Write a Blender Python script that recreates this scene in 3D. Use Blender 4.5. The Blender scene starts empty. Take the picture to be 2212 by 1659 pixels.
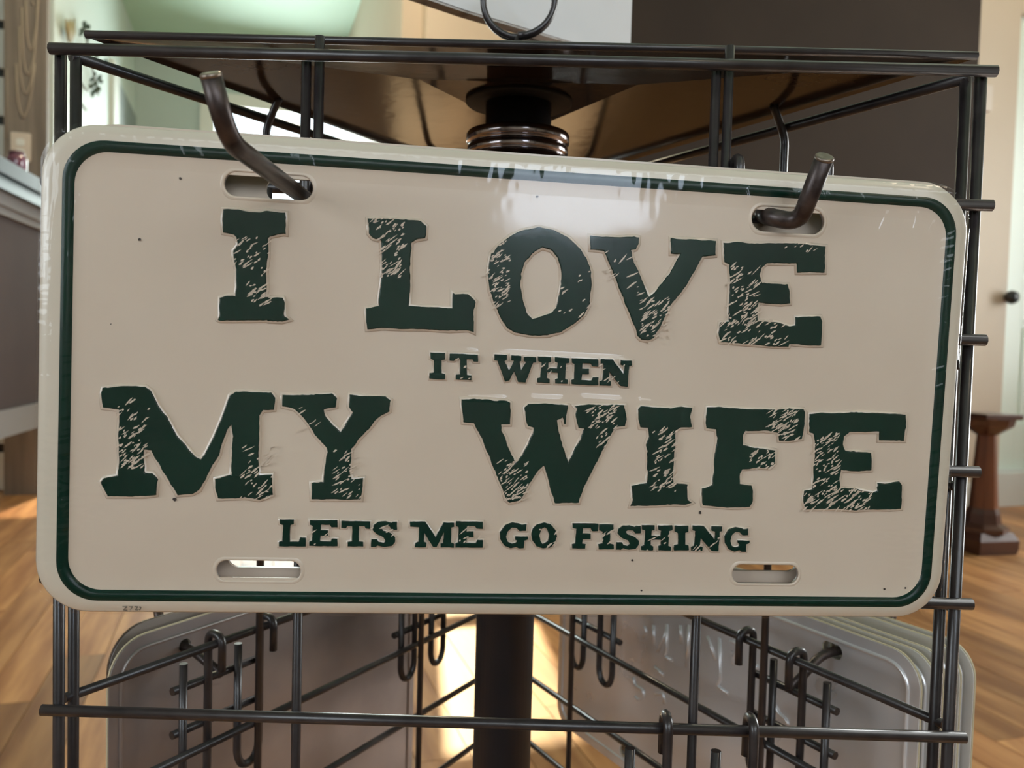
import bpy, bmesh, math, random
from mathutils import Vector, Matrix, noise
random.seed(7)
scene = bpy.context.scene
C = scene.collection

# ------------------------------------------------------------------ camera
FPX, CX, CY = 1831.0, 1106.0, 829.5        # focal length and centre in pixels of the 2212 x 1659 frame
CAMZ = 0.68                                 # camera height above the floor
_vl = Vector(((2184 - CX) / FPX, (778 - CY) / FPX, 1)).normalized()   # directions of the rack's two rear panels
_vr = Vector(((68 - CX) / FPX, (722 - CY) / FPX, 1)).normalized()
_Y = (_vl + _vr).normalized()
_X = (_vl - _vr); _X = (_X - _Y * _X.dot(_Y)).normalized()
_Z = _X.cross(_Y)
RW = Matrix((_X, _Y, _Z))                   # camera (x right, y down, z forward) -> world
CAM = Vector((0, 0, CAMZ))

def ray(px, py):
    return RW @ Vector(((px - CX) / FPX, (py - CY) / FPX, 1))
def U(px, py, Y):
    d = ray(px, py)
    return CAM + d * (Y / d.y)
def proj(p):
    c = RW.transposed() @ (Vector(p) - CAM)
    return (CX + FPX * c.x / c.z, CY + FPX * c.y / c.z) if c.z > 1e-4 else (-1e6, -1e6)
def HZ(px):                                 # pixel row of the horizon in column px
    d = RW.transposed() @ Vector((0, 0, 1))
    return CY - FPX * (d.x * (px - CX) / FPX + d.z) / d.y
def XY(px, Y):
    p = U(px, HZ(px), Y)
    return Vector((p.x, p.y))

cd = bpy.data.cameras.new('camera'); cam = bpy.data.objects.new('camera', cd); C.objects.link(cam)
cd.sensor_fit = 'HORIZONTAL'; cd.sensor_width = 36.0; cd.lens = FPX / 2212 * 36.0
cd.clip_start = 0.01; cd.clip_end = 200
M = Matrix.Identity(4)
for i, v in enumerate((RW @ Vector((1, 0, 0)), RW @ Vector((0, -1, 0)), RW @ Vector((0, 0, -1)))):
    for j in range(3): M[j][i] = v[j]
M.translation = CAM
cam.matrix_world = M
cd.dof.use_dof = True; cd.dof.focus_distance = 0.30
cd.dof.aperture_fstop = (cd.lens / 1000) / 0.0016
scene.camera = cam

# ------------------------------------------------------------------ world, sun, daylight, exposure
W = bpy.data.worlds.new('world'); scene.world = W; W.use_nodes = True
bg = W.node_tree.nodes['Background']; bg.inputs[0].default_value = (0.80, 0.92, 1.0, 1); bg.inputs[1].default_value = 2.2
def sun(direction, strength, color, angle):
    l = bpy.data.lights.new('sun', 'SUN'); l.energy = strength; l.color = color; l.angle = angle
    o = bpy.data.objects.new('sun', l); C.objects.link(o)
    o.rotation_euler = Vector(direction).to_track_quat('-Z', 'Y').to_euler(); return o
SUN_DIR = Vector((0.30, -2.5, -1.62))
sun(SUN_DIR, 9.0, (1.0, 0.74, 0.40), 0.01)
def area(name, loc, target, sx, sy, power, color):
    l = bpy.data.lights.new(name, 'AREA'); l.shape = 'RECTANGLE'; l.size = sx; l.size_y = sy; l.energy = power; l.color = color
    o = bpy.data.objects.new(name, l); C.objects.link(o); o.location = loc
    o.rotation_euler = (Vector(target) - Vector(loc)).to_track_quat('-Z', 'Y').to_euler(); return o
scene.view_settings.view_transform = 'Standard'
scene.view_settings.look = 'None'
scene.view_settings.gamma = 1.0
scene.view_settings.use_curve_mapping = False
scene.view_settings.exposure = 0.0
scene.cycles.use_denoising = True
scene.cycles.max_bounces = 7
scene.cycles.diffuse_bounces = 4
scene.cycles.glossy_bounces = 4
scene.cycles.transparent_max_bounces = 10
scene.cycles.use_adaptive_sampling = True
scene.cycles.adaptive_threshold = 0.06
scene.cycles.adaptive_min_samples = 16
scene.cycles.caustics_reflective = False
scene.cycles.caustics_refractive = False
scene.cycles.sample_clamp_indirect = 6.0

# ------------------------------------------------------------------ materials
def mat(name, col, rough=0.5, metal=0.0, col2=None, nscale=20.0, stretch=(1, 1, 1), rot=(0, 0, 0), bump=0.0, bscale=None,
        coat=0.0, spec=0.5, lo=0.35, hi=0.65, randomise=0.0, detail=4.0, rough2=None):
    m = bpy.data.materials.new(name); m.use_nodes = True
    nt = m.node_tree; N = nt.nodes; L = nt.links; b = N['Principled BSDF']
    b.inputs['Base Color'].default_value = (*col, 1); b.inputs['Roughness'].default_value = rough
    b.inputs['Metallic'].default_value = metal; b.inputs['Coat Weight'].default_value = coat
    b.inputs['Specular IOR Level'].default_value = spec; b.inputs['Coat Roughness'].default_value = 0.08
    if col2 or bump:
        tc = N.new('ShaderNodeTexCoord'); mp = N.new('ShaderNodeMapping'); L.new(tc.outputs['Object'], mp.inputs[0])
        mp.inputs['Scale'].default_value = stretch; mp.inputs['Rotation'].default_value = rot
        out = None
        if randomise:
            oi = N.new('ShaderNodeObjectInfo'); mu = N.new('ShaderNodeVectorMath'); mu.operation = 'ADD'
            sc_ = N.new('ShaderNodeMath'); sc_.operation = 'MULTIPLY'; sc_.inputs[1].default_value = 37.0
            L.new(oi.outputs['Random'], sc_.inputs[0]); L.new(mp.outputs[0], mu.inputs[0]); L.new(sc_.outputs[0], mu.inputs[1])
            src = mu.outputs[0]
        else: src = mp.outputs[0]
        nz = N.new('ShaderNodeTexNoise'); nz.inputs['Scale'].default_value = nscale; nz.inputs['Detail'].default_value = detail
        L.new(src, nz.inputs['Vector'])
        if col2:
            r = N.new('ShaderNodeValToRGB'); r.color_ramp.elements[0].position = lo; r.color_ramp.elements[1].position = hi
            r.color_ramp.elements[0].color = (*col, 1); r.color_ramp.elements[1].color = (*col2, 1)
            L.new(nz.outputs['Fac'], r.inputs[0]); out = r.outputs[0]
            if randomise:
                hsv = N.new('ShaderNodeHueSaturation'); mr = N.new('ShaderNodeMapRange')
                mr.inputs[3].default_value = 1 - randomise; mr.inputs[4].default_value = 1 + randomise
                L.new(oi.outputs['Random'], mr.inputs[0]); L.new(mr.outputs[0], hsv.inputs['Value']); L.new(out, hsv.inputs['Color']); out = hsv.outputs[0]
            L.new(out, b.inputs['Base Color'])
            if rough2 is not None:
                mr2 = N.new('ShaderNodeMapRange'); mr2.inputs[3].default_value = rough; mr2.inputs[4].default_value = rough2
                L.new(nz.outputs['Fac'], mr2.inputs[0]); L.new(mr2.outputs[0], b.inputs['Roughness'])
        if bump:
            nb = nz
            if bscale:
                nb = N.new('ShaderNodeTexNoise'); nb.inputs['Scale'].default_value = bscale; nb.inputs['Detail'].default_value = 3
                L.new(src, nb.inputs['Vector'])
            bp = N.new('ShaderNodeBump'); bp.inputs['Strength'].default_value = bump; bp.inputs['Distance'].default_value = 0.001
            L.new(nb.outputs['Fac'], bp.inputs['Height']); L.new(bp.outputs[0], b.inputs['Normal'])
    return m

MT = dict(
    wire=mat('black_wire_paint', (0.018, 0.014, 0.015), 0.36, col2=(0.036, 0.029, 0.029), nscale=90, coat=0.25),
    pole=mat('black_pole_paint', (0.020, 0.020, 0.025), 0.45, col2=(0.028, 0.026, 0.030), nscale=30),
    hook=mat('dark_hook_metal', (0.035, 0.025, 0.024), 0.28, metal=0.55, col2=(0.09, 0.07, 0.065), nscale=220, rough2=0.45),
    hook_end=mat('worn_hook_end', (0.20, 0.16, 0.13), 0.35, metal=0.8, col2=(0.34, 0.28, 0.23), nscale=300),
    top=mat('black_sheet_metal', (0.030, 0.024, 0.022), 0.13, col2=(0.045, 0.034, 0.030), nscale=25, spec=0.5, bump=0.06, bscale=120),
    collar=mat('dark_chrome', (0.42, 0.37, 0.37), 0.14, metal=1.0),
    rubber=mat('black_rubber', (0.006, 0.006, 0.006), 0.7),
    cream=mat('cream_enamel', (0.665, 0.545, 0.435), 0.32, col2=(0.70, 0.585, 0.475), nscale=14, coat=0.25, spec=0.4),
    creamrim=mat('cream_enamel_rim', (0.66, 0.585, 0.475), 0.30, col2=(0.69, 0.61, 0.50), nscale=20, coat=0.3),
    emboss=mat('raised_cream_enamel', (0.665, 0.55, 0.44), 0.22, col2=(0.70, 0.585, 0.475), nscale=14, coat=0.8),
    green=mat('green_enamel', (0.003, 0.022, 0.015), 0.25, col2=(0.005, 0.030, 0.020), nscale=30, spec=0.25),
    dirt=mat('dark_speck', (0.05, 0.04, 0.035), 0.7),
    ink=mat('grey_ink', (0.10, 0.09, 0.07), 0.6, col2=(0.3, 0.26, 0.2), nscale=900),
    alu=mat('bare_aluminium', (0.90, 0.89, 0.91), 0.22, metal=0.50, col2=(0.95, 0.94, 0.95), nscale=18, bump=0.12, bscale=28, rough2=0.36),
    alu2=mat('dull_aluminium', (0.36, 0.33, 0.33), 0.30, metal=0.7, col2=(0.48, 0.44, 0.43), nscale=14, bump=0.12, bscale=35, rough2=0.40),
    edge=mat('cream_plate_edge', (0.60, 0.52, 0.36), 0.4),
    darkedge=mat('brown_plate_edge', (0.10, 0.065, 0.045), 0.4),
    sign=mat('white_painted_wood', (0.82, 0.82, 0.83), 0.55, col2=(0.88, 0.87, 0.87), nscale=12),
    signedge=mat('worn_white_edge', (0.62, 0.58, 0.54), 0.6, col2=(0.22, 0.16, 0.12), nscale=60, lo=0.55, hi=0.75),
    brownwall=mat('brown_wall_paint', (0.042, 0.031, 0.025), 0.8, col2=(0.049, 0.036, 0.028), nscale=3, spec=0.08),
    beige=mat('beige_wall_paint', (0.60, 0.50, 0.39), 0.6, col2=(0.63, 0.53, 0.42), nscale=2),
    white=mat('white_trim_paint', (0.74, 0.76, 0.73), 0.4, col2=(0.78, 0.80, 0.77), nscale=5),
    door=mat('white_door_paint', (0.80, 0.90, 0.82), 0.4, col2=(0.84, 0.93, 0.86), nscale=3),
    mint=mat('green_bounce_ceiling', (0.50, 0.72, 0.58), 0.6, col2=(0.54, 0.76, 0.62), nscale=1.5),  # green tint of bounced daylight put into the ceiling colour
    pale=mat('pale_wall_paint', (0.60, 0.70, 0.68), 0.6, col2=(0.64, 0.74, 0.71), nscale=1.5),
    grey=mat('grey_green_wall_paint', (0.48, 0.58, 0.57), 0.6, col2=(0.52, 0.62, 0.60), nscale=1.5),
    greydoor=mat('grey_door_paint', (0.25, 0.31, 0.32), 0.5),
    wall=mat('plain_wall_paint', (0.55, 0.50, 0.45), 0.6, col2=(0.58, 0.53, 0.47), nscale=2),
    plank=mat('oak_plank', (0.30, 0.125, 0.045), 0.42, col2=(0.50, 0.25, 0.10), nscale=5, stretch=(6, 0.6, 6), randomise=0.32, bump=0.05, bscale=30, spec=0.3),
    subfloor=mat('dark_subfloor', (0.05, 0.025, 0.012), 0.7),
    post=mat('grey_stained_wood', (0.165, 0.138, 0.115), 0.7, col2=(0.23, 0.192, 0.16), nscale=3, stretch=(14, 14, 0.8)),
    postgrain=mat('pale_wood_grain', (0.33, 0.27, 0.21), 0.7),
    ivory=mat('ivory_plastic', (0.66, 0.58, 0.50), 0.4),
    black=mat('black_knob_metal', (0.01, 0.012, 0.012), 0.35),
    bartop=mat('dark_bar_top', (0.012, 0.018, 0.022), 0.30, spec=0.2),
    barblue=mat('blue_black_edge', (0.06, 0.10, 0.12), 0.35, spec=0.2),
    barbody=mat('grey_brown_panel', (0.062, 0.047, 0.045), 0.8, col2=(0.072, 0.054, 0.050), nscale=3, spec=0.1),
    bartrim=mat('pale_grey_trim', (0.22, 0.215, 0.21), 0.7, spec=0.1),
    barfoot=mat('dark_brown_base', (0.045, 0.028, 0.022), 0.5),
    jar=mat('plum_jar', (0.20, 0.06, 0.10), 0.12, coat=1.0),
    jarlid=mat('plum_lid', (0.13, 0.05, 0.07), 0.3),
    pedestal=mat('mahogany', (0.10, 0.032, 0.014), 0.3, col2=(0.17, 0.06, 0.026), nscale=4, stretch=(6, 6, 0.6), coat=0.4),
    pedestaldark=mat('dark_mahogany', (0.050, 0.018, 0.012), 0.3, col2=(0.075, 0.028, 0.017), nscale=5, coat=0.4),
    leaf=mat('grey_green_leaf', (0.035, 0.06, 0.045), 0.6, col2=(0.08, 0.11, 0.08), nscale=30),
    stem=mat('dry_stem', (0.11, 0.09, 0.055), 0.7),
    drygrass=mat('dry_grass', (0.32, 0.27, 0.14), 0.7),
    fillglass=mat('fill_lamp_glass', (0.8, 0.75, 0.65), 0.4),
)
MT['bartop'].node_tree.nodes['Principled BSDF'].inputs['IOR'].default_value = 1.2
MT['top'].node_tree.nodes['Principled BSDF'].inputs['IOR'].default_value = 1.28
b_ = MT['fillglass'].node_tree.nodes['Principled BSDF']
b_.inputs['Emission Color'].default_value = (1.0, 0.82, 0.62, 1); b_.inputs['Emission Strength'].default_value = 4.0  # glow of the added fill lamps

def glass_mat():
    m = bpy.data.materials.new('window_glass'); m.use_nodes = True; nt = m.node_tree; N = nt.nodes; N.clear()
    o = N.new('ShaderNodeOutputMaterial'); t = N.new('ShaderNodeBsdfTransparent'); g = N.new('ShaderNodeBsdfGlossy'); mx = N.new('ShaderNodeMixShader')
    f = N.new('ShaderNodeFresnel'); f.inputs[0].default_value = 1.45; g.inputs['Roughness'].default_value = 0.02
    nt.links.new(f.outputs[0], mx.inputs[0]); nt.links.new(t.outputs[0], mx.inputs[1]); nt.links.new(g.outputs[0], mx.inputs[2]); nt.links.new(mx.outputs[0], o.inputs[0])
    return m
MT['glass'] = glass_mat()
def film_mat():
    m = bpy.data.materials.new('clear_shrink_film'); m.use_nodes = True; nt = m.node_tree; N = nt.nodes; L = nt.links; N.clear()
    o = N.new('ShaderNodeOutputMaterial'); t = N.new('ShaderNodeBsdfTransparent'); g = N.new('ShaderNodeBsdfGlossy'); mx = N.new('ShaderNodeMixShader')
    t.inputs[0].default_value = (0.985, 0.985, 0.985, 1)
    g.inputs['Roughness'].default_value = 0.06; g.inputs['Color'].default_value = (1, 1, 1, 1)
    tc = N.new('ShaderNodeTexCoord'); nz = N.new('ShaderNodeTexNoise'); nz.inputs['Scale'].default_value = 60; nz.inputs['Detail'].default_value = 1
    bp = N.new('ShaderNodeBump'); bp.inputs['Strength'].default_value = 0.05; bp.inputs['Distance'].default_value = 0.001
    L.new(tc.outputs['Object'], nz.inputs['Vector']); L.new(nz.outputs['Fac'], bp.inputs['Height'])
    lw = N.new('ShaderNodeLayerWeight'); lw.inputs['Blend'].default_value = 0.5      # facing term, the same from both sides of the thin film
    pw = N.new('ShaderNodeMath'); pw.operation = 'POWER'; pw.inputs[1].default_value = 5.0
    f = N.new('ShaderNodeMath'); f.operation = 'MULTIPLY_ADD'; f.inputs[1].default_value = 0.85; f.inputs[2].default_value = 0.027
    L.new(bp.outputs[0], lw.inputs['Normal']); L.new(bp.outputs[0], g.inputs['Normal'])
    L.new(lw.outputs['Facing'], pw.inputs[0]); L.new(pw.outputs[0], f.inputs[0])
    L.new(f.outputs[0], mx.inputs[0]); L.new(t.outputs[0], mx.inputs[1]); L.new(g.outputs[0], mx.inputs[2]); L.new(mx.outputs[0], o.inputs[0])
    return m
MT['film'] = film_mat()

# ------------------------------------------------------------------ mesh helpers
def link(name, me, m, parent=None, world=False, smooth=False):
    if m is not None and not me.materials: me.materials.append(MT[m] if isinstance(m, str) else m)
    if smooth:
        for p in me.polygons: p.use_smooth = True
    o = bpy.data.objects.new(name, me); C.objects.link(o)
    if parent is not None:
        o.parent = parent
        if world: o.matrix_parent_inverse = PM[parent.name].inverted()
    PM[o.name] = PM[parent.name] if parent is not None and not world else Matrix.Identity(4)
    return o
PM = {}
def from_bm(name, bm, m, parent=None, world=False, smooth=False):
    bmesh.ops.recalc_face_normals(bm, faces=bm.faces)
    me = bpy.data.meshes.new(name); bm.to_mesh(me); bm.free()
    return link(name, me, m, parent, world, smooth)
def tag(o, label=None, cat=None, group=None, kind=None):
    if label: o['label'] = label
    if cat: o['category'] = cat
    if group: o['group'] = group
    if kind: o['kind'] = kind
    return o
def thing(name, label, cat, loc=(0, 0, 0), group=None, matrix=None):
    o = bpy.data.objects.new(name, None); C.objects.link(o); o.empty_display_size = 0.05
    mm = matrix if matrix is not None else Matrix.Translation(Vector(loc))
    o.matrix_world = mm; PM[o.name] = mm.copy()
    return tag(o, label, cat, group)
def add_tube(bm, pts, r, n=10, closed=False, caps=True):
    pts = [Vector(p) for p in pts]; k = len(pts); rings = []
    t0 = (pts[1] - pts[0]).normalized()
    a = t0.orthogonal().normalized()
    for i in range(k):
        if closed: t = (pts[(i + 1) % k] - pts[i - 1]).normalized()
        elif i == 0: t = t0
        elif i == k - 1: t = (pts[-1] - pts[-2]).normalized()
        else: t = ((pts[i] - pts[i - 1]).normalized() + (pts[i + 1] - pts[i]).normalized()).normalized()
        a = (a - t * a.dot(t)).normalized(); b = t.cross(a)
        rr = r[i] if isinstance(r, (list, tuple)) else r
        rings.append([bm.verts.new(pts[i] + (a * math.cos(2 * math.pi * j / n) + b * math.sin(2 * math.pi * j / n)) * rr) for j in range(n)])
    for i in range(k if closed else k - 1):
        A, B = rings[i], rings[(i + 1) % k]
        for j in range(n):
            f = bm.faces.new((A[j], A[(j + 1) % n], B[(j + 1) % n], B[j])); f.smooth = True
    if caps and not closed:
        bm.faces.new(rings[0][::-1]); bm.faces.new(rings[-1])
def rounded(pts, rad, seg=6):
    pts = [Vector(p) for p in pts]; out = [pts[0]]
    for i in range(1, len(pts) - 1):
        p, a, b = pts[i], pts[i - 1], pts[i + 1]
        da, db = (a - p), (b - p); r = min(rad, da.length * 0.49, db.length * 0.49)
        A, B = p + da.normalized() * r, p + db.normalized() * r
        for k in range(seg + 1):
            t = k / seg; out.append(A * (1 - t) ** 2 + p * 2 * t * (1 - t) + B * t * t)
    out.append(pts[-1]); return out
def tube(name, pts, r, m, parent, n=10, closed=False, world=True):
    bm = bmesh.new(); add_tube(bm, pts, r, n, closed)
    return from_bm(name, bm, m, parent, world)
def add_box(bm, c, s, mx=None):
    vs = [Vector((c[0] + s[0] * (x - .5), c[1] + s[1] * (y - .5), c[2] + s[2] * (z - .5))) for x in (0, 1) for y in (0, 1) for z in (0, 1)]
    if mx is not None: vs = [mx @ v for v in vs]
    v = [bm.verts.new(p) for p in vs]
    for f in ((0, 1, 3, 2), (4, 6, 7, 5), (0, 4, 5, 1), (2, 3, 7, 6), (0, 2, 6, 4), (1, 5, 7, 3)): bm.faces.new([v[i] for i in f])
def box(name, c, s, m, parent=None, mx=None, bevel=0.0, world=False):
    bm = bmesh.new(); add_box(bm, c, s, mx)
    if bevel: bmesh.ops.bevel(bm, geom=bm.edges[:], offset=bevel, segments=2, affect='EDGES')
    return from_bm(name, bm, m, parent, world)
def lathe(name, prof, m, parent=None, n=32, mx=None, world=False, smooth=True):
    bm = bmesh.new(); rings = []
    for r, z in prof: rings.append([bm.verts.new((r * math.cos(2 * math.pi * j / n), r * math.sin(2 * math.pi * j / n), z)) for j in range(n)])
    for A, B in zip(rings, rings[1:]):
        for j in range(n):
            f = bm.faces.new((A[j], A[(j + 1) % n], B[(j + 1) % n], B[j])); f.smooth = smooth
    bm.faces.new(rings[0][::-1]); bm.faces.new(rings[-1])
    if mx is not None: bm.transform(mx)
    return from_bm(name, bm, m, parent, world)
def prism_mesh(loops, z0, z1, bevel=0.0, seg=1):
    cu = bpy.data.curves.new('outline', 'CURVE'); cu.dimensions = '2D'; cu.fill_mode = 'BOTH'
    for lp in loops:
        s = cu.splines.new('POLY'); s.points.add(len(lp) - 1); s.use_cyclic_u = True
        for p, q in zip(s.points, lp): p.co = (q[0], q[1], 0, 1)
    cu.extrude = max((z1 - z0) / 2 - bevel, 1e-6); cu.bevel_depth = bevel; cu.bevel_resolution = seg; cu.offset = -bevel if bevel else 0.0
    o = bpy.data.objects.new('outline', cu); C.objects.link(o)
    me = bpy.data.meshes.new_from_object(o.evaluated_get(bpy.context.evaluated_depsgraph_get()))
    bpy.data.objects.remove(o); bpy.data.curves.remove(cu)
    me.transform(Matrix.Translation((0, 0, (z0 + z1) / 2))); return me
def prism(name, loops, z0, z1, m, parent=None, bevel=0.0, seg=1, mx=None, world=False):
    me = prism_mesh(loops, z0, z1, bevel, seg)
    if mx is not None: me.transform(mx)
    return link(name, me, m, parent, world)
def rrect(l, r, b, t, rad, seg=8):
    out = []
    for cx, cy, a0 in ((r - rad, t - rad, 0), (l + rad, t - rad, 90), (l + rad, b + rad, 180), (r - rad, b + rad, 270)):
        for k in range(seg + 1):
            a = math.radians(a0 + 90 * k / seg); out.append((cx + rad * math.cos(a), cy + rad * math.sin(a)))
    return out
def wallbox(name, A, B, z0, z1, thick, m, parent=None, kind='structure'):
    A, B = Vector(A), Vector(B); d = (B - A); L = d.length; d.normalize(); nrm = Vector((-d.y, d.x))
    mx = Matrix(((d.x, nrm.x, 0, A.x), (d.y, nrm.y, 0, A.y), (0, 0, 1, z0), (0, 0, 0, 1)))
    o = box(name, (L / 2, thick / 2, (z1 - z0) / 2), (L, thick, z1 - z0), m, parent, mx, world=parent is not None)
    if kind and parent is None: o['kind'] = kind
    return o

# ------------------------------------------------------------------ the room
ANG = math.radians(18)
r2 = Vector((math.cos(ANG), math.sin(ANG))); d2 = Vector((-math.sin(ANG), math.cos(ANG)))
def along(P, v, px):                       # point on the plan line P + s v seen in pixel column px
    q = XY(px, 1.0); k = q.x
    s = (k * P.y - P.x) / (v.x - k * v.y); return P + v * s
CEIL = 3.03
# floor of single planks laid along d2
fl = box('floor', (0.3, 2.0, -0.03), (9, 13, 0.04), 'subfloor'); fl['kind'] = 'structure'
MX = Matrix.Rotation(ANG, 4, 'Z')
PW = 0.092
cands = []
for i in range(-36, 44):
    b = -1.0 + random.random() * 0.9
    while b < 7.2:
        ln = random.choice((0.45, 0.62, 0.8, 1.0, 1.25)); cands.append(((i + .5) * PW, b + ln / 2, ln)); b += ln
vis = []; rest = []
for a, b, ln in cands:
    best = False
    for t in (-.45, -.2, 0, .2, .45):
        p = MX @ Vector((a, b + ln * t, 0)); x, y = proj(p)
        if p.y > 0.9 and p.y < 4.6 and -30 < x < 2242 and y < 1720 and (x < 240 or x > 1990 or 880 < x < 1260 or (y > 1300 and p.y > 1.2)): best = True
    (vis if best else rest).append((a, b, ln))
vis.sort(key=lambda q: (MX @ Vector((q[0], q[1], 0))).y)
rest += vis[300:]; vis = vis[:300]
meshes = {}
for a, b, ln in vis:
    if ln not in meshes:
        bm = bmesh.new(); add_box(bm, (0, 0, -0.005), (PW - 0.0016, ln - 0.0016, 0.010))
        bmesh.ops.recalc_face_normals(bm, faces=bm.faces); me = bpy.data.meshes.new('plank'); bm.to_mesh(me); bm.free(); me.materials.append(MT['plank']); meshes[ln] = me
    o = bpy.data.objects.new('plank', meshes[ln]); C.objects.link(o); o.parent = fl
    o.matrix_local = MX @ Matrix.Translation((a, b, random.uniform(-.0004, .0004)))
bm = bmesh.new()
for a, b, ln in rest: add_box(bm, (a, b, -0.005), (PW - 0.0016, ln - 0.0016, 0.010), MX)
tag(from_bm('distant_planks', bm, 'plank', fl), kind='stuff')

# left wall runs back to the far wall; far wall with window; beige return; brown partition; right wall with door
PL = XY(115, 3.9)
PBACK = along(PL, d2, 289)
pR = along(PBACK, r2, 906)
def back_at(px): return along(PBACK, r2, px)
wl = wallbox('wall_left', PL, PBACK, 0, CEIL, 0.12, 'pale')
win_l, win_r = back_at(447), back_at(868)
WZ0, WZ1 = 0.95, 2.60
wallbox('wall_back', PBACK - r2 * .1, win_l, 0, CEIL, 0.12, 'grey')
bk = [o for o in C.objects if o.name == 'wall_back'][0]
wallbox('wall_segment', win_l, win_r, 0, WZ0, 0.12, 'grey', bk)
wallbox('wall_segment', win_l, win_r, WZ1, CEIL, 0.12, 'grey', bk)
wallbox('wall_segment', win_r, pR + r2 * .5, 0, CEIL, 0.12, 'grey', bk)
wf = bmesh.new()
nrm2 = Vector((-r2.y, r2.x))
def framebox(bm, A, B, z0, z1, th, off):
    A, B = A + nrm2 * off, B + nrm2 * off; d = (B - A); L = d.length; d.normalize(); nn = Vector((-d.y, d.x))
    mx = Matrix(((d.x, nn.x, 0, A.x), (d.y, nn.y, 0, A.y), (0, 0, 1, z0), (0, 0, 0, 1)))
    add_box(bm, (L / 2, th / 2, (z1 - z0) / 2), (L, th, z1 - z0), mx)
framebox(wf, win_l - r2 * .07, win_l + r2 * .04, WZ0 - .06, WZ1 + .07, .06, -.03)
framebox(wf, win_r - r2 * .04, win_r + r2 * .07, WZ0 - .06, WZ1 + .07, .06, -.03)
framebox(wf, win_l + r2 * .04, win_r - r2 * .04, WZ1 - .03, WZ1 + .07, .06, -.03)
framebox(wf, win_l + r2 * .04, win_r - r2 * .04, WZ0 - .06, WZ0 + .04, .06, -.03)
w1 = from_bm('window_1', wf, 'white'); w1['kind'] = 'structure'
mul = back_at(772)
wf = bmesh.new(); framebox(wf, mul - r2 * .025, mul + r2 * .025, WZ0 + .04, WZ1 - .03, .05, -.02); from_bm('mullion', wf, 'white', w1)
wf = bmesh.new(); framebox(wf, win_l + r2 * .04, mul - r2 * .025, WZ0 + .04, WZ1 - .03, .006, .03); from_bm('pane', wf, 'glass', w1)
wf = bmesh.new(); framebox(wf, mul + r2 * .025, win_r - r2 * .04, WZ0 + .04, WZ1 - .03, .006, .03); from_bm('pane', wf, 'glass', w1)
wc = (win_l + win_r) / 2
area('daylight_back', (*(wc + nrm2 * .25), (WZ0 + WZ1) / 2), (*(wc - nrm2), (WZ0 + WZ1) / 2 - .1), (win_r - win_l).length, WZ1 - WZ0, 150, (0.88, 1.0, 0.96))
# casing and grey door in the left wall near the corner
def onleft(px, off=0.0): return along(PL, d2, px)
ca, cb = onleft(233), onleft(245)
o = wallbox('trim_1', ca + r2 * .03, cb + r2 * .03, 0, 2.45, 0.06, 'white')
dA, dB = onleft(247), onleft(287)
dr2 = wallbox('door_2', dA + r2 * .015, dB + r2 * .015, 0.01, 2.40, 0.04, 'greydoor')
lathe('door_knob', [(0.004, 0), (0.03, .01), (0.034, .04), (0.012, .06)], 'black', dr2, 16, Matrix.Translation((dA.x + d2.x * .14, dA.y + d2.y * .14, 1.50)) @ Matrix.Rotation(math.pi / 2, 4, (d2.x, d2.y, 0)))
# beige wall end between far room and brown wall; hidden sidelight added to shape the sun patch
BG = XY(906, 4.25)
bge_l, bge_r = BG, along(BG, r2, 1180)
s_l, s_r = along(BG, r2, 930), along(BG, r2, 1042)
wb = wallbox('wall_beige', bge_l, s_l, 0, CEIL, 0.12, 'beige')
wallbox('wall_segment', s_r, bge_r, 0, CEIL, 0.12, 'beige', wb)
wallbox('wall_segment', s_l, s_r, 0, 1.05, 0.12, 'beige', wb)
wallbox('wall_segment', s_l, s_r, 1.95, CEIL, 0.12, 'beige', wb)
sw = wallbox('added_sidelight', s_l, s_r, 1.05, 1.09, 0.10, 'white')
wallbox('sidelight_rail', s_l, s_r, 1.44, 1.47, 0.05, 'white', sw)
wallbox('pane', s_l + nrm2 * .04, s_r + nrm2 * .04, 1.09, 1.95, 0.006, 'glass', sw)
wallbox('wall_return', bge_l + nrm2 * .12, bge_l + nrm2 * 3.2, 0, CEIL, 0.10, 'beige')
# brown partition
BR = XY(1600, 3.1)
br_l, br_r = along(BR, r2, 1128), along(BR, r2, 2082)
wp = wallbox('wall_brown', br_l, br_r, 0, CEIL, 0.14, 'brownwall')
# right: beige wall, step, white door
RB = XY(2150, 3.95)
rb_l, rb_r = along(RB, r2, 1960), along(RB, r2, 2600)
d_l = along(RB, r2, 2168); d_r = d_l + r2 * 0.86
wr = wallbox('wall_right', rb_l, d_l, 0, CEIL, 0.12, 'beige')
DZ0 = 0.165
wallbox('wall_segment', d_l, d_r, DZ0 + 2.1, CEIL, 0.12, 'beige', wr)
wallbox('wall_segment', d_r, rb_r, 0, CEIL, 0.12, 'beige', wr)
wallbox('wall_segment', d_l, d_r, 0, DZ0, 0.12, 'white', wr)
box_mx = Matrix(((r2.x, nrm2.x, 0, d_l.x), (r2.y, nrm2.y, 0, d_l.y), (0, 0, 1, DZ0), (0, 0, 0, 1)))
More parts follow.
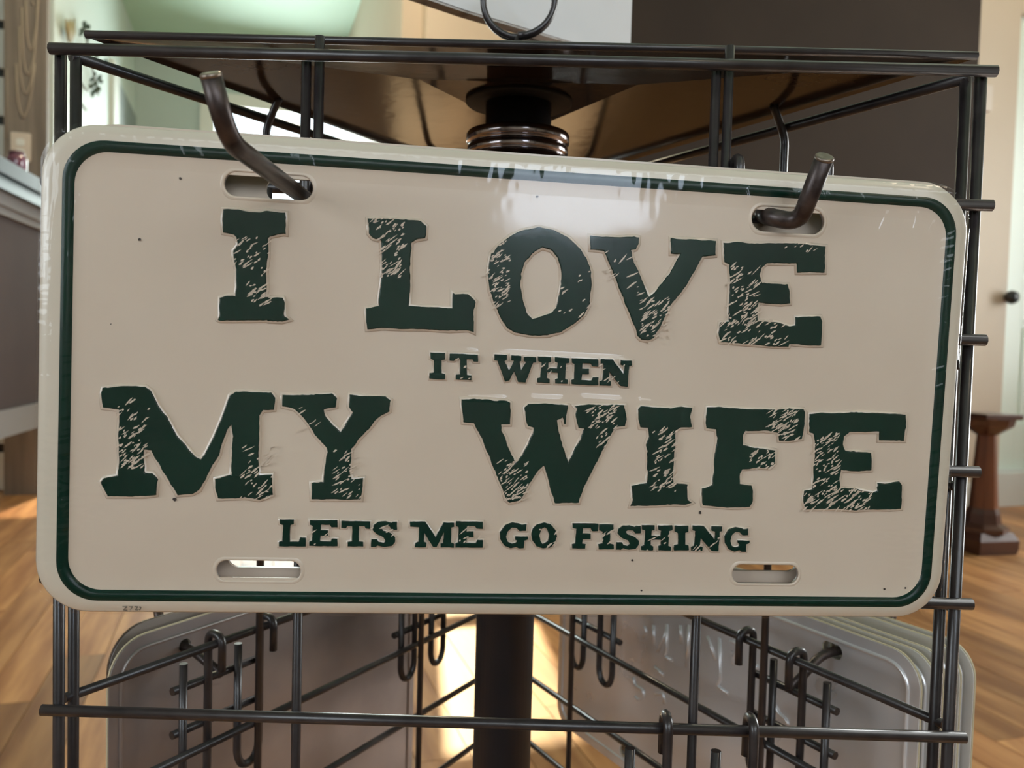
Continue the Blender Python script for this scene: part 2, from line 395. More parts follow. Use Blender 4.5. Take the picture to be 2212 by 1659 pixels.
# door slab with recessed panels: stiles and rails standing proud of a back sheet
bm = bmesh.new(); add_box(bm, (.43, .055, 1.05), (.86, .03, 2.1), box_mx)
dr = from_bm('door_1', bm, 'door'); dr['kind'] = 'structure'
for nm, c, s in (('stile', (.06, .035, 1.05), (.12, .012, 2.1)), ('stile', (.80, .035, 1.05), (.12, .012, 2.1)), ('stile', (.43, .035, 1.05), (.10, .012, 2.1)),
                 ('rail', (.43, .034, .11), (.62, .012, .22)), ('rail', (.43, .034, .80), (.62, .012, .20)), ('rail', (.43, .034, 1.60), (.62, .012, .12)), ('rail', (.43, .034, 2.03), (.62, .012, .14))):
    bm = bmesh.new(); add_box(bm, c, s, box_mx); from_bm(nm, bm, 'door', dr)
for px0 in (.12 + .03, .48 + .03):
    for z0, z1 in ((.25, .67), (.93, 1.51), (1.69, 1.93)):
        bm = bmesh.new(); add_box(bm, (px0 + .125, .037, (z0 + z1) / 2), (.25, .008, z1 - z0), box_mx); from_bm('panel', bm, 'door', dr)
kn = Matrix.Translation(U(2170, 643, 3.97)) @ Matrix.Rotation(math.pi / 2, 4, (r2.x, r2.y, 0))
kz = lathe('door_knob', [(0.030, -.03), (0.032, -.022), (0.014, -.018), (0.013, .010), (0.027, .022), (0.032, .040), (0.026, .058), (0.005, .064)], 'black', dr, 24, kn)
st = wallbox('trim_2', d_l - r2 * .05 - nrm2 * .04, d_r - nrm2 * .04, 0, DZ0 - .01, 0.04, 'white')
bb = wallbox('baseboard_right', rb_l - nrm2 * .015, d_l - nrm2 * .015, 0, 0.11, 0.015, 'white')
th = tag(wallbox('thermostat', along(RB, r2, 2068) - nrm2 * .03, along(RB, r2, 2104) - nrm2 * .03, CAMZ + .98 * (HZ(2085) - 240) / FPX * 3.9, CAMZ + (HZ(2085) - 198) / FPX * 3.9, .028, 'ivory', kind=None),
         'small pale thermostat box on the beige wall beside the white door', 'thermostat')
# rear and side walls (behind the camera) with the front window whose light falls on the plate
REAR = Vector((0, -2.3))
ce = bmesh.new()
def quad(bm, pts, z0, z1):
    a = [bm.verts.new((*p, z0)) for p in pts]; b = [bm.verts.new((*p, z1)) for p in pts]; k = len(pts)
    bm.faces.new(a[::-1]); bm.faces.new(b)
    for i in range(k): bm.faces.new((a[i], a[(i + 1) % k], b[(i + 1) % k], b[i]))

rear_p = CAM.to_2d() - d2 * 2.35
def rp(sv, off=0.0): return rear_p + r2 * sv - d2 * off
WEST = -3.1                                   # plan coordinate (along r2) of the outer left wall
def pl(a, b): return rear_p + r2 * a + d2 * b  # plan point from room coordinates
aPL, bPL = (PL - rear_p).dot(r2), (PL - rear_p).dot(d2)
aE, bE = (rb_r - rear_p).dot(r2), (rb_r - rear_p).dot(d2)
bBG = (BG - rear_p).dot(d2); aBG = (BG - rear_p).dot(r2); bBK = (PBACK - rear_p).dot(d2)
quad(ce, [pl(WEST - .1, -.1), pl(aE + .1, -.1), pl(aE + .1, bE + .2), pl(aBG, bBG + .12), pl(WEST - .1, bBG + .12)], CEIL, CEIL + .1)
quad(ce, [pl(aPL - .3, bBG + .12), pl(aBG + .05, bBG + .12), pl(aBG + .05, bBK + .3), pl(aPL - .3, bBK + .3)], CEIL, CEIL + .1)
o = from_bm('ceiling', ce, 'mint'); o['kind'] = 'structure'
EB0, EB1, ES0, ES1 = 2.9, 4.7, .55, 2.1
we = wallbox('wall_east', pl(aE, 0), pl(aE, EB0), 0, CEIL, -0.12, 'wall')
wallbox('wall_segment', pl(aE, EB1), pl(aE, bE + .1), 0, CEIL, -0.12, 'wall', we)
wallbox('wall_segment', pl(aE, EB0), pl(aE, EB1), 0, ES0, -0.12, 'wall', we)
wallbox('wall_segment', pl(aE, EB0), pl(aE, EB1), ES1, CEIL, -0.12, 'wall', we)
w6 = wallbox('added_window_east', pl(aE, EB0), pl(aE, EB1), ES0, ES0 + .05, -0.08, 'white')  # out-of-view window, added to wash the right floor with light
wallbox('mullion', pl(aE, (EB0 + EB1) / 2 - .03), pl(aE, (EB0 + EB1) / 2 + .03), ES0 + .05, ES1, -0.06, 'white', w6)
wallbox('pane', pl(aE + .04, EB0), pl(aE + .04, EB1), ES0 + .05, ES1, -0.006, 'glass', w6)
area('fill_east', (*pl(aE + .2, (EB0 + EB1) / 2), (ES0 + ES1) / 2), (*pl(0, (EB0 + EB1) / 2), .2), EB1 - EB0, ES1 - ES0, 140, (0.98, 1.0, 0.98))
WB0, WB1, WS0, WS1 = .5, 2.3, .75, 2.3
ww = wallbox('wall_west', pl(WEST, 0), pl(WEST, WB0), 0, CEIL, 0.12, 'wall')
wallbox('wall_segment', pl(WEST, WB1), pl(WEST, bPL), 0, CEIL, 0.12, 'wall', ww)
wallbox('wall_segment', pl(WEST, WB0), pl(WEST, WB1), 0, WS0, 0.12, 'wall', ww)
wallbox('wall_segment', pl(WEST, WB0), pl(WEST, WB1), WS1, CEIL, 0.12, 'wall', ww)
w5 = wallbox('added_window_west', pl(WEST, WB0), pl(WEST, WB1), WS0, WS0 + .05, 0.08, 'white')  # unseen window, added so the film's wrinkles catch side light
wallbox('mullion', pl(WEST, (WB0 + WB1) / 2 - .03), pl(WEST, (WB0 + WB1) / 2 + .03), WS0 + .05, WS1, 0.06, 'white', w5)
wallbox('pane', pl(WEST - .04, WB0), pl(WEST - .04, WB1), WS0 + .05, WS1, 0.006, 'glass', w5)
area('fill_west', (*pl(WEST - .2, (WB0 + WB1) / 2), (WS0 + WS1) / 2), (*pl(0, (WB0 + WB1) / 2), (WS0 + WS1) / 2 - .1), WB1 - WB0, WS1 - WS0, 38, (0.86, 0.94, 1.0))
# front (street) wall behind the camera: wide high window and one lower pane in the middle
def rearseg(name, s0, s1, z0, z1, th, m, parent=None, off=0.0): return wallbox(name, rp(s1, off), rp(s0, off), z0, z1, th, m, parent)
TS0, TS1, TZ0, TZ1 = -1.5, 1.75, 1.42, 2.45
LS0, LS1, LZ0 = -0.16, 0.34, 1.01
wq = rearseg('wall_rear', WEST, TS0, 0, CEIL, .12, 'wall')
rearseg('wall_segment', TS1, aE, 0, CEIL, .12, 'wall', wq)
rearseg('wall_segment', TS0, TS1, TZ1, CEIL, .12, 'wall', wq)
rearseg('wall_segment', TS0, LS0, 0, TZ0, .12, 'wall', wq)
rearseg('wall_segment', LS1, TS1, 0, TZ0, .12, 'wall', wq)
rearseg('wall_segment', LS0, LS1, 0, LZ0, .12, 'wall', wq)
w4 = rearseg('window_4', TS0, TS1, TZ0 - .03, TZ0 + .03, .05, 'white', None, .03)
for sv in (TS0 + .03, -.55, .72, TS1 - .03): rearseg('mullion', sv - .03, sv + .03, TZ0, TZ1, .05, 'white', w4, .03)
rearseg('pane', TS0, TS1, TZ0 + .03, TZ1, .006, 'glass', w4, .05)
rearseg('pane', LS0, LS1, LZ0, TZ0 - .03, .006, 'glass', w4, .05)
area('daylight_front', (*rp((TS0 + TS1) / 2, .3), (TZ0 + TZ1) / 2), (*rp((TS0 + TS1) / 2, -1), (TZ0 + TZ1) / 2 - .12), TS1 - TS0, TZ1 - TZ0, 26, (0.94, 0.97, 1.0))
area('daylight_lower', (*rp((LS0 + LS1) / 2, .14), (LZ0 + TZ0) / 2), (*rp((LS0 + LS1) / 2, -1), (LZ0 + TZ0) / 2), LS1 - LS0, TZ0 - LZ0, 5.5, (0.70, 0.82, 1.0))
# unseen ceiling lamps, added as fill for the room
def fill_lamp(a, b, power, where):
    P = pl(a, b)
    t = thing('fill_lamp', 'unseen opal glass lamp added on the ceiling as fill light ' + where, 'lamp', (P.x, P.y, CEIL), 'added fill lamps')
    lathe('lamp_base', [(.15, -.03), (.16, 0)], 'white', t, 32)
    lathe('lamp_shade', [(.01, -.12), (.09, -.11), (.14, -.075), (.15, -.031)], 'fillglass', t, 32)
    l = bpy.data.lights.new('fill_lamp_light', 'POINT'); l.energy = power; l.color = (1.0, .80, .60); l.shadow_soft_size = .15
    o = bpy.data.objects.new('fill_lamp_light', l); C.objects.link(o); o.location = (P.x, P.y, CEIL - .32)
fill_lamp(1.6, 1.0, 12, 'near the street window')
fill_lamp(3.3, 4.6, 10, 'before the white panelled door')
fill_lamp(0.2, 5.5, 55, 'before the beige wall')

# ------------------------------------------------------------------ the front plate's pose
PEX = Vector((0.99209819, 0.12424266, -0.01746288)).normalized()
PEY = Vector((0.02259675, -0.01041994, 0.99969036)); PEY = (PEY - PEX * PEY.dot(PEX)).normalized()
PN = PEX.cross(PEY)
PC = Vector((0.00253146, 0.27952721, -0.01366021)) + CAM
PLATE = Matrix(((PEX.x, PEY.x, PN.x, PC.x), (PEX.y, PEY.y, PN.y, PC.y), (PEX.z, PEY.z, PN.z, PC.z), (0, 0, 0, 1)))
def on_plate(px, py, h=0.0):
    d = ray(px, py); o = PC + PN * h
    p = CAM + d * ((o - CAM).dot(PN) / d.dot(PN)) - PC
    return (p.dot(PEX), p.dot(PEY))
PWD, PHT = 0.3045, 0.1520

# ------------------------------------------------------------------ the spinner rack
YF = 0.325                                   # front panel
xl, xr = U(117, 830, YF).x, U(2098, 830, YF).x
YS = 0.338                                   # front ends of the two rear panels
SIDE = (xr - xl); xm = (xl + xr) / 2
yv = YS + SIDE * .866                        # rear corner
PCY = YS + SIDE * .2887                      # pole
ZT = U(1106, 129, YF).z                      # front panel's top wire
rack = thing('display_rack', 'three-sided black wire spinner rack on a centre pole', 'display rack', (xm, PCY, 0))
zb = 0.16                                    # lower end of the panels
def bmt(segs, r, n=10):
    bm = bmesh.new()
    for s in segs: add_tube(bm, s, r, n)
    return bm
WR = 0.00225
zf = [ZT] + [U(1106, y, YF).z for y in (418, 708, 992, 1277)] + [U(1106, 1564, YF).z] + [U(1106, 1564, YF).z - .0508 * k for k in range(1, 7)]
zf = [z for z in zf if z > zb]
fp = from_bm('front_panel', bmt([[(xl - .0019, YF, ZT), (xr + .0035, YF, ZT)], [(xl, YF + .004, ZT), (xl, YF + .004, zb)], [(xr, YF + .004, ZT), (xr, YF + .004, zb)]], WR), 'wire', rack, True)
for z in zf[1:]: tube('horizontal_wire', [(xl - .0045, YF, z), (xr + .0045, YF, z)], WR, 'wire', fp)
VX = [U(664, 130, YF).x, U(1568, 150, YF).x]
VX2 = [U(647, 1600, YF).x, U(1506, 1600, YF).x]
for a, b in zip(VX, VX2):
    a = (a + b) / 2
    tube('vertical_wire', [(a - .0019, YF + .0040, ZT), (a - .0019, YF + .0040, zb)], .0019, 'wire', fp)
    tube('vertical_wire', [(a + .0030, YF + .0044, ZT + .0085), (a + .0030, YF + .0044, zf[4])], .0019, 'wire', fp)
# rear panels: left and right run back to the rear corner
TOPZ = CAM.z + .1101
z1_ = U(124, 1497, YS + .003).z
step = .0482
zside = [TOPZ, z1_ + 4 * step, z1_ + 3 * step, z1_ + 2 * step, z1_ + step] + [z1_ - step * k for k in range(0, 8)]
zside = [z for z in zside if z > zb]
def side_panel(sgn):
    A = Vector((xl - .0008 if sgn < 0 else xr + .0008, YS)); V = Vector((xm + sgn * .002, yv))
    u = (V - A).normalized(); nout = Vector((-u.y, u.x)) if sgn < 0 else Vector((u.y, -u.x))
    L = (V - A).length
    P3 = lambda t, z, off=0.0: Vector((*(A + u * t + nout * off), z))
    p = from_bm('rear_panel', bmt([[P3(0, TOPZ), P3(L, TOPZ)], [P3(0.002, TOPZ + .001), P3(0.002, zb)], [P3(L, TOPZ), P3(L, zb)]], WR), 'wire', rack, True)
    for z in zside[1:]: tube('horizontal_wire', [P3(-.002, z), P3(L, z)], .0020, 'wire', p)
    return p, P3, L
lp, LP3, LL = side_panel(-1)
rp_, RP3, RL_ = side_panel(1)
PZ = U(1145, 97.5, YF + .0095).z - .0010                            # top sheet
def t_at(px, sgn):                           # distance along a rear panel of pixel column px
    P3 = LP3 if sgn < 0 else RP3
    lo, hi = 0.0, LL
    k = lambda t: proj(P3(t, CAM.z))[0]
    for _ in range(40):
        mid = (lo + hi) / 2
        if (k(mid) < px) == (sgn < 0): lo = mid
        else: hi = mid
    return (lo + hi) / 2
for sgn, p, P3, cols in ((-1, lp, LP3, (556, 912)), (1, rp_, RP3, (1690, 1266))):
    for c in cols:
        t = t_at(c, sgn)
        # each upright jogs inward at its head and meets the top sheet
        tube('vertical_wire', rounded([P3(t, PZ + .002, -.013), P3(t, TOPZ + .004, -.010), P3(t, TOPZ - .006, -.0042), P3(t, zb, -.0042)], .004), .0019, 'wire', p)
TL, TR = xl + .0068, xr + .0010
tri = [(TL, YF + .0095), (TR, YF + .0095), (xm, yv + .004)]
XC = (TL + TR) / 2; CYC = PCY
bm = bmesh.new(); bp_ = [Vector(p) for p in tri]; DOME = .0095
def ringv(f, z): return [bm.verts.new((XC + (p.x - XC) * f, CYC + (p.y - CYC) * f, z)) for p in bp_]
rr0 = [ringv(1, PZ), ringv(.30, PZ + DOME), ringv(.30, PZ + DOME + .0016), ringv(1, PZ + .0016)]
for k, (A_, B_) in enumerate(zip(rr0, rr0[1:] + rr0[:1])):
    if k == 1: continue
    for j in range(3): bm.faces.new((A_[j], A_[(j + 1) % 3], B_[(j + 1) % 3], B_[j]))
bm.faces.new(rr0[1]); bm.faces.new(rr0[2])
ts = from_bm('top_sheet', bm, 'top', rack, True)
bm = bmesh.new(); add_tube(bm, [(TL, YF + .0095, PZ + .001), (TR, YF + .0095, PZ + .001)], .0016, 10); from_bm('rolled_edge', bm, 'wire', ts, True)
bpy.context.view_layer.update()
XP = (U(1087, 1400, PCY).x + xm) / 2
T = lambda x, y, z: Matrix.Translation((x, y, z))
PR = .0152
lathe('centre_pole', [(PR, .012), (PR, PZ - .03), (.0168, PZ - .029), (.0168, PZ + DOME - .001)], 'pole', rack, 40, T(XP, PCY, 0), True)
lathe('pole_hub', [(.0168, 0), (.0265, 0), (.0272, .0006), (.0272, .0025)], 'rubber', rack, 48, T(XP, PCY, PZ + DOME - .002), True)
cz = U(1140, 262, PCY - .0262).z
lathe('bearing_collar', [(.0165, -.030), (.0258, -.030), (.0262, -.029), (.0262, -.0130), (.0258, -.0125), (.0246, -.0122), (.0246, -.0108), (.0256, -.0105), (.0258, -.0100), (.0258, -.0074), (.0256, -.0070), (.0246, -.0067), (.0246, -.0054), (.0260, -.0050), (.0264, -.0046), (.0264, -.0010), (.0258, 0), (.018, .0006)], 'collar', rack, 56, T(XP, PCY, cz), True)
lathe('pole_tip', [(.008, 0), (.008, .022), (.004, .026)], 'pole', rack, 20, T(XP, PCY, PZ + DOME), True)
lathe('rack_base', [(.20, 0), (.20, .006), (.19, .010), (.03, .016), (.017, .05)], 'pole', rack, 48, T(XP, PCY, 0), True)
# sign clip: a spiral ring of wire on the pole's head
rc = U(1121, 2, PCY); RR_ = .0182
pts = []
for k in range(0, 57):
    a = -math.pi / 2 + k / 28 * 2 * math.pi
    pts.append((rc.x + RR_ * math.cos(a), rc.y - .003 + .006 * k / 56, rc.z + RR_ * math.sin(a)))
bm = bmesh.new(); add_tube(bm, pts, .0016, 8); add_tube(bm, [(XP, PCY, PZ + .02), (rc.x, rc.y, rc.z - RR_)], .0022, 8)
from_bm('sign_clip', bm, 'wire', rack, True)

# ------------------------------------------------------------------ wire hooks hung on the panels
def hook_fixture(label, P3, t, ztop, prong_pts=None, prong=.12, pr=.0026, group=None, zslot=None):
    """two hairpins over a wire, two cross wires and a prong; P3(t, z, off) gives a point of the panel, off > 0 outward"""
    base = P3(t, ztop - .07)
    h = thing('peg_hook', label, 'hook', base, group)
    r = .0020
    for s in (-.0165, .0165):
        o1, o2 = .0046, .0046
        a, b = t + s - .0072, t + s + .0072
        pts = [P3(a, ztop - .020, .0046), P3(a, ztop - .004, .0046)]
        hp = [P3(b, ztop - .012, -.0050), P3(b, ztop + .0048, -.0052), P3(b, ztop + .0052, .0046), P3(b, ztop - .064, .0046), P3(b - .0035, ztop - .0705, .0046), P3(a + .0035, ztop - .0705, .0046), P3(a, ztop - .064, .0046), P3(a, ztop - .006, .0046)]
        tube('hairpin', rounded(hp, .0048, 5), r, 'wire', h, 8)
    for z in (ztop - .019, ztop - .040):
        tube('cross_wire', [P3(t - .0275, z, .0046 + .0030), P3(t + .0275, z, .0046 + .0030)], r, 'wire', h, 8)
    if prong_pts is None:
        p0 = P3(t, ztop - .019, .0060)
        zs_ = ztop - .016 if zslot is None else zslot
        prong_pts = rounded([p0, P3(t, zs_, .028), P3(t, zs_, prong), P3(t, zs_ + .02, prong + .006)], .008)
    pg = tube('prong', prong_pts, pr, 'hook', h, 14)
    bm = bmesh.new(); e = Vector(prong_pts[-1]); dv = (e - Vector(prong_pts[-2])).normalized()
    add_tube(bm, [e - dv * .0001, e + dv * .0007, e + dv * .0010], [pr * 1.02, pr * 1.0, pr * .80], 14)
    from_bm('worn_tip', bm, 'hook_end', pg, True)
    PRONGS.append([Vector(p) for p in prong_pts]); return h
PRONGS = []
FP3 = lambda t, z, off=0.0: Vector((t, YF - off, z))
def plate_pt(px, py, h): 
    u, v = on_plate(px, py, h); return PC + PEX * u + PEY * v + PN * h
# left front prong: straight out through the slot, then turned up
B = plate_pt(632, 408, 0.0); Cc = U(494, 305, .2115); Tt = U(456, 166, .2050)
s0 = (YF - .005 - Cc.y) / (B.y - Cc.y); A = Cc + (B - Cc) * s0
hook_fixture('dark metal peg hook through the plate slot above the letter I, standing far out', FP3, A.x, A.z + .016, rounded([A, Cc, Tt], .012, 8), pr=.00262)
B = plate_pt(1655, 468, 0.0); Cc = plate_pt(1726, 482, .0055); Tt = U(1780, 343, .2700)
A = U(1648, 462, YF - .005)
hook_fixture('dark metal peg hook through the plate slot above LOVE, bent close to the plate', FP3, A.x, A.z + .016, rounded([A, B + Vector((0, -.001, 0)), Cc, Tt], .0085, 8), pr=.0030)
hook_fixture('black peg hook with two loops over the front panel wire below the green lettered plate', FP3, (U(1440, 1580, YF).x + U(1620, 1585, YF).x) / 2 - .0072, zf[5], group=None)
# ------------------------------------------------------------------ the lettered plate
lpl = thing('license_plate', 'cream embossed metal plate with green border and slogan about fishing, in clear wrap', 'license plate',
            matrix=PLATE @ Matrix.Translation((0, -PHT / 2, 0)))
Tb = Matrix.Translation((0, PHT / 2, 0))     # plate centre -> thing's base
def add_part(name, me, m, parent=lpl):
    if parent is lpl: me.transform(Tb)
    return link(name, me, m, parent, parent is not lpl and False)
hw, hh = PWD / 2, PHT / 2
def stadium(px, py, w, h):
    u, v = on_plate(px, py); return rrect(u - w / 2, u + w / 2, v - h / 2, v + h / 2, h / 2 - 1e-5, 8)
SLOTS = [stadium(581, 402, .0272, .0076), stadium(1702, 476, .0256, .0084), stadium(559, 1232.5, .0265, .0066), stadium(1653, 1240, .0240, .0066)]
# border line position from the photograph
bl = sum(on_plate(*q)[0] for q in ((146, 500), (138, 1200))) / 2
br = sum(on_plate(*q)[0] for q in ((2050, 560), (2003, 1160))) / 2
bt = sum(on_plate(*q)[1] for q in ((740, 350), (1472, 402), (1960, 436))) / 3
bb_ = sum(on_plate(*q)[1] for q in ((400, 1290), (1100, 1291), (1800, 1296))) / 3
bw = .0017
inner = rrect(bl + .0060, br - .0060, bb_ + .0060, bt - .0060, .0070, 10)
add_part('panel', prism_mesh([inner] + SLOTS, -.0006, .0), 'cream')
def ring_mesh(specs):
    bm = bmesh.new(); prev = None
    for (l, r, b, t, rad, z) in specs:
        cur = [bm.verts.new((x, y, z)) for x, y in rrect(l, r, b, t, rad, 10)]
        if prev:
            n = len(cur)
            for j in range(n):
                f = bm.faces.new((prev[j], prev[(j + 1) % n], cur[(j + 1) % n], cur[j])); f.smooth = True
        prev = cur
    bmesh.ops.recalc_face_normals(bm, faces=bm.faces)
    me = bpy.data.meshes.new('ring'); bm.to_mesh(me); bm.free(); return me
add_part('rim', ring_mesh([(-hw, hw, -hh, hh, .0165, -.0014), (-hw, hw, -hh, hh, .0165, -.0006), (-hw + .0005, hw - .0005, -hh + .0005, hh - .0005, .016, -.0001),
                           (-hw + .003, hw - .003, -hh + .003, hh - .003, .0145, .0006),
                           (bl - bw, br + bw, bb_ - bw, bt + bw, .0125, .0008), (bl, br, bb_, bt, .0112, .0008)]), 'creamrim')
add_part('panel_shoulder', ring_mesh([(bl, br, bb_, bt, .0112, .0007), (bl + bw, br - bw, bb_ + bw, bt - bw, .0100, .00025), (bl + .0035, br - .0035, bb_ + .0035, bt - .0035, .0088, .0001),
                           (bl + .0060, br - .0060, bb_ + .0060, bt - .0060, .0070, .0)]), 'cream')
add_part('border_line', ring_mesh([(bl - bw, br + bw, bb_ - bw, bt + bw, .0125, .0009), (bl - bw * .6, br + bw * .6, bb_ - bw * .6, bt + bw * .6, .0119, .00125),
                                   (bl, br, bb_, bt, .0112, .00140), (bl + bw * .6, br - bw * .6, bb_ + bw * .6, bt - bw * .6, .0106, .00115), (bl + bw, br - bw, bb_ + bw, bt - bw, .0100, .0002)]), 'green')
add_part('back_sheet', prism_mesh([rrect(-hw + .0004, hw - .0004, -hh + .0004, hh - .0004, .016, 8)] + SLOTS, -.0014, -.0007), 'alu2')
for sl, k in zip(SLOTS, range(4)):           # raised lip round each slot
    cx = sum(p[0] for p in sl) / len(sl); cy = sum(p[1] for p in sl) / len(sl)
    grow = lambda g: [(cx + (x - cx) * (1 + g / (.013)), cy + (y - cy) * (1 + g / .0037)) for x, y in sl]
    bm = bmesh.new(); prev = None
    for g, z in ((0, -.0007), (0, .0002), (.0005, .00035), (.0012, .0)):
        cur = [bm.verts.new((x, y, z)) for x, y in grow(g)]
        if prev:
            for j in range(len(cur)):
                f = bm.faces.new((prev[j], prev[(j + 1) % len(cur)], cur[(j + 1) % len(cur)], cur[j])); f.smooth = True
        prev = cur
    bmesh.ops.recalc_face_normals(bm, faces=bm.faces); me = bpy.data.meshes.new('slot_lip'); bm.to_mesh(me); bm.free()
    add_part('slot_lip', me, 'cream')

BIG = {  # outlines read off enlarged crops of the photograph: (crop origin x, y, scale, loops)
 'I': (420, 420, 3.456, [[(215,110),(330,112),(420,130),(500,132),(540,120),(680,138),(682,295),(665,292),(565,312),(548,330),(548,470),(535,560),(540,700),(530,755),(560,770),(660,772),(672,800),(672,905),(705,935),(655,950),(550,945),(540,938),(400,942),(190,942),(175,935),(188,905),(188,770),(250,755),(305,757),(312,700),(312,560),(290,470),(288,420),(325,375),(312,320),(295,300),(215,285),(207,200)]]),
 'L': (420, 420, 3.456, [[(1295,182),(1370,178),(1500,180),(1600,190),(1690,198),(1732,235),(1725,325),(1655,338),(1620,355),(1612,480),(1610,560),(1612,690),(1600,832),(1750,838),(1925,850),(1925,735),(1945,748),(2045,740),(2100,800),(2088,860),(2085,1028),(2050,1012),(1900,1018),(1700,1005),(1580,1005),(1400,998),(1290,1008),(1280,900),(1283,850),(1380,830),(1375,780),(1395,650),(1400,560),(1395,345),(1330,325),(1300,290)]]),
 'O': (1020, 420, 2.6976, [[(110,345),(160,290),(225,240),(290,210),(390,190),(480,210),(560,250),(630,315),(665,370),(695,450),(695,540),(685,640),(655,700),(600,750),(520,800),(440,822),(340,822),(250,805),(205,780),(175,735),(140,660),(105,570),(92,470),(100,400)],
       [(350,345),(410,310),(460,325),(500,370),(520,430),(520,520),(505,600),(490,660),(455,695),(400,710),(350,728),(320,690),(295,620),(282,530),(285,460),(305,400)]]),
 'V': (1020, 420, 2.6976, [[(688,240),(760,245),(850,250),(945,245),(972,250),(970,290),(955,318),(928,325),(935,370),(965,440),(1000,520),(1030,600),(1080,550),(1150,460),(1200,370),(1212,345),(1160,345),(1160,258),(1250,260),(1420,270),(1418,355),(1345,362),(1300,440),(1240,545),(1150,655),(1110,745),(1060,835),(1025,852),(985,845),(965,825),(960,795),(920,700),(880,600),(840,500),(800,400),(770,330),(690,320)]]),
 'E': (1020, 420, 2.6976, [[(1465,280),(1560,278),(1660,285),(1800,282),(1900,285),(2060,302),(2055,455),(1895,455),(1892,402),(1720,402),(1690,425),(1678,470),(1690,515),(1840,525),(1850,560),(1852,635),(1800,640),(1670,630),(1662,680),(1665,740),(1780,745),(1850,768),(1885,765),(1885,715),(1950,712),(2030,712),(2040,740),(2035,880),(1960,880),(1850,870),(1845,888),(1760,885),(1620,875),(1450,860),(1437,820),(1445,750),(1500,740),(1495,640),(1505,500),(1500,410),(1470,395)]]),
 'M': (180, 800, 3.16, [[(120,170),(132,120),(260,108),(420,110),(460,140),(510,240),(570,320),(640,445),(690,505),(760,590),(800,605),(830,570),(890,450),(945,320),(1000,170),(1040,145),(1280,152),(1308,190),(1300,268),(1225,272),(1200,310),(1200,450),(1195,600),(1200,715),(1285,712),(1290,850),(1200,885),(1100,870),(920,878),(900,800),(898,740),(1010,715),(1010,600),(1020,450),(1008,370),(985,400),(940,520),(925,580),(860,690),(790,820),(740,845),(640,852),(610,800),(560,720),(520,650),(460,545),(410,540),(415,700),(470,700),(505,745),(495,850),(420,860),(165,860),(150,830),(115,765),(140,735),(235,720),(245,600),(235,450),(245,350),(240,265),(130,255)]]),
 'Y': (180, 800, 3.16, [[(1358,165),(1460,170),(1700,158),(1730,190),(1725,250),(1640,265),(1650,310),(1700,370),(1755,420),(1800,350),(1840,290),(1812,250),(1820,165),(1920,175),(2060,180),(2098,205),(2090,280),(2020,315),(1950,400),(1880,470),(1830,540),(1825,620),(1820,700),(1835,740),(1910,738),(1905,790),(1895,885),(1750,882),(1560,882),(1555,770),(1640,760),(1645,680),(1665,560),(1660,530),(1580,440),(1540,370),(1480,300),(1440,265),(1360,245)]]),
 'W': (960, 830, 3.687, [[(137,118),(320,122),(500,135),(525,150),(530,210),(522,320),(450,322),(455,370),(490,430),(500,480),(540,570),(570,630),(620,560),(670,470),(712,370),(708,345),(665,335),(650,280),(640,185),(670,158),(800,155),(950,162),(985,170),(975,230),(970,318),(955,318),(945,265),(900,290),(910,370),(930,450),(960,540),(985,620),(1020,560),(1070,460),(1115,355),(1065,348),(1045,240),(1055,200),(1040,175),(1150,165),(1300,165),(1435,165),(1450,280),(1440,335),(1360,345),(1310,430),(1260,530),(1200,650),(1160,730),(1100,850),(1070,945),(880,948),(855,870),(830,760),(790,645),(740,700),(680,790),(640,870),(600,925),(520,945),(490,920),(470,850),(400,690),(330,510),(290,420),(235,310),(150,305),(145,220)]]),
 'I2': (960, 830, 3.687, [[(1545,200),(1565,172),(1640,180),(1720,185),(1800,190),(1890,178),(1975,190),(1960,260),(1970,340),(1880,348),(1845,370),(1840,480),(1830,600),(1820,740),(1830,785),(1935,800),(1940,920),(1970,945),(1920,965),(1820,958),(1700,965),(1485,970),(1500,920),(1495,810),(1560,795),(1615,790),(1620,680),(1620,540),(1605,480),(1630,420),(1625,350),(1560,345),(1548,280)]]),
 'F': (1460, 850, 4.096, [[(278,120),(400,122),(700,140),(900,145),(1000,135),(1130,140),(1145,170),(1140,270),(1118,402),(990,422),(915,415),(905,345),(780,330),(620,335),(595,370),(592,460),(700,480),(800,490),(880,505),(880,620),(835,660),(720,655),(590,670),(570,710),(568,800),(670,815),(685,850),(680,960),(655,1005),(500,1012),(240,990),(230,940),(235,840),(325,815),(335,700),(345,560),(365,420),(360,320),(275,308),(265,230)]]),
 'E2': (1460, 850, 4.096, [[(1185,180),(1240,172),(1400,175),(1600,165),(1740,172),(1900,180),(2035,190),(2035,300),(2020,420),(1800,415),(1805,340),(1680,340),(1540,340),(1490,380),(1480,450),(1500,505),(1600,518),(1730,525),(1735,600),(1730,680),(1620,690),(1465,680),(1450,740),(1455,840),(1600,845),(1750,875),(1785,860),(1790,795),(1900,790),(1975,780),(2002,810),(1995,1020),(1900,1028),(1745,1025),(1600,1035),(1400,1022),(1150,1025),(1130,960),(1140,865),(1215,850),(1220,700),(1235,560),(1235,420),(1215,355),(1185,345)]]),
}
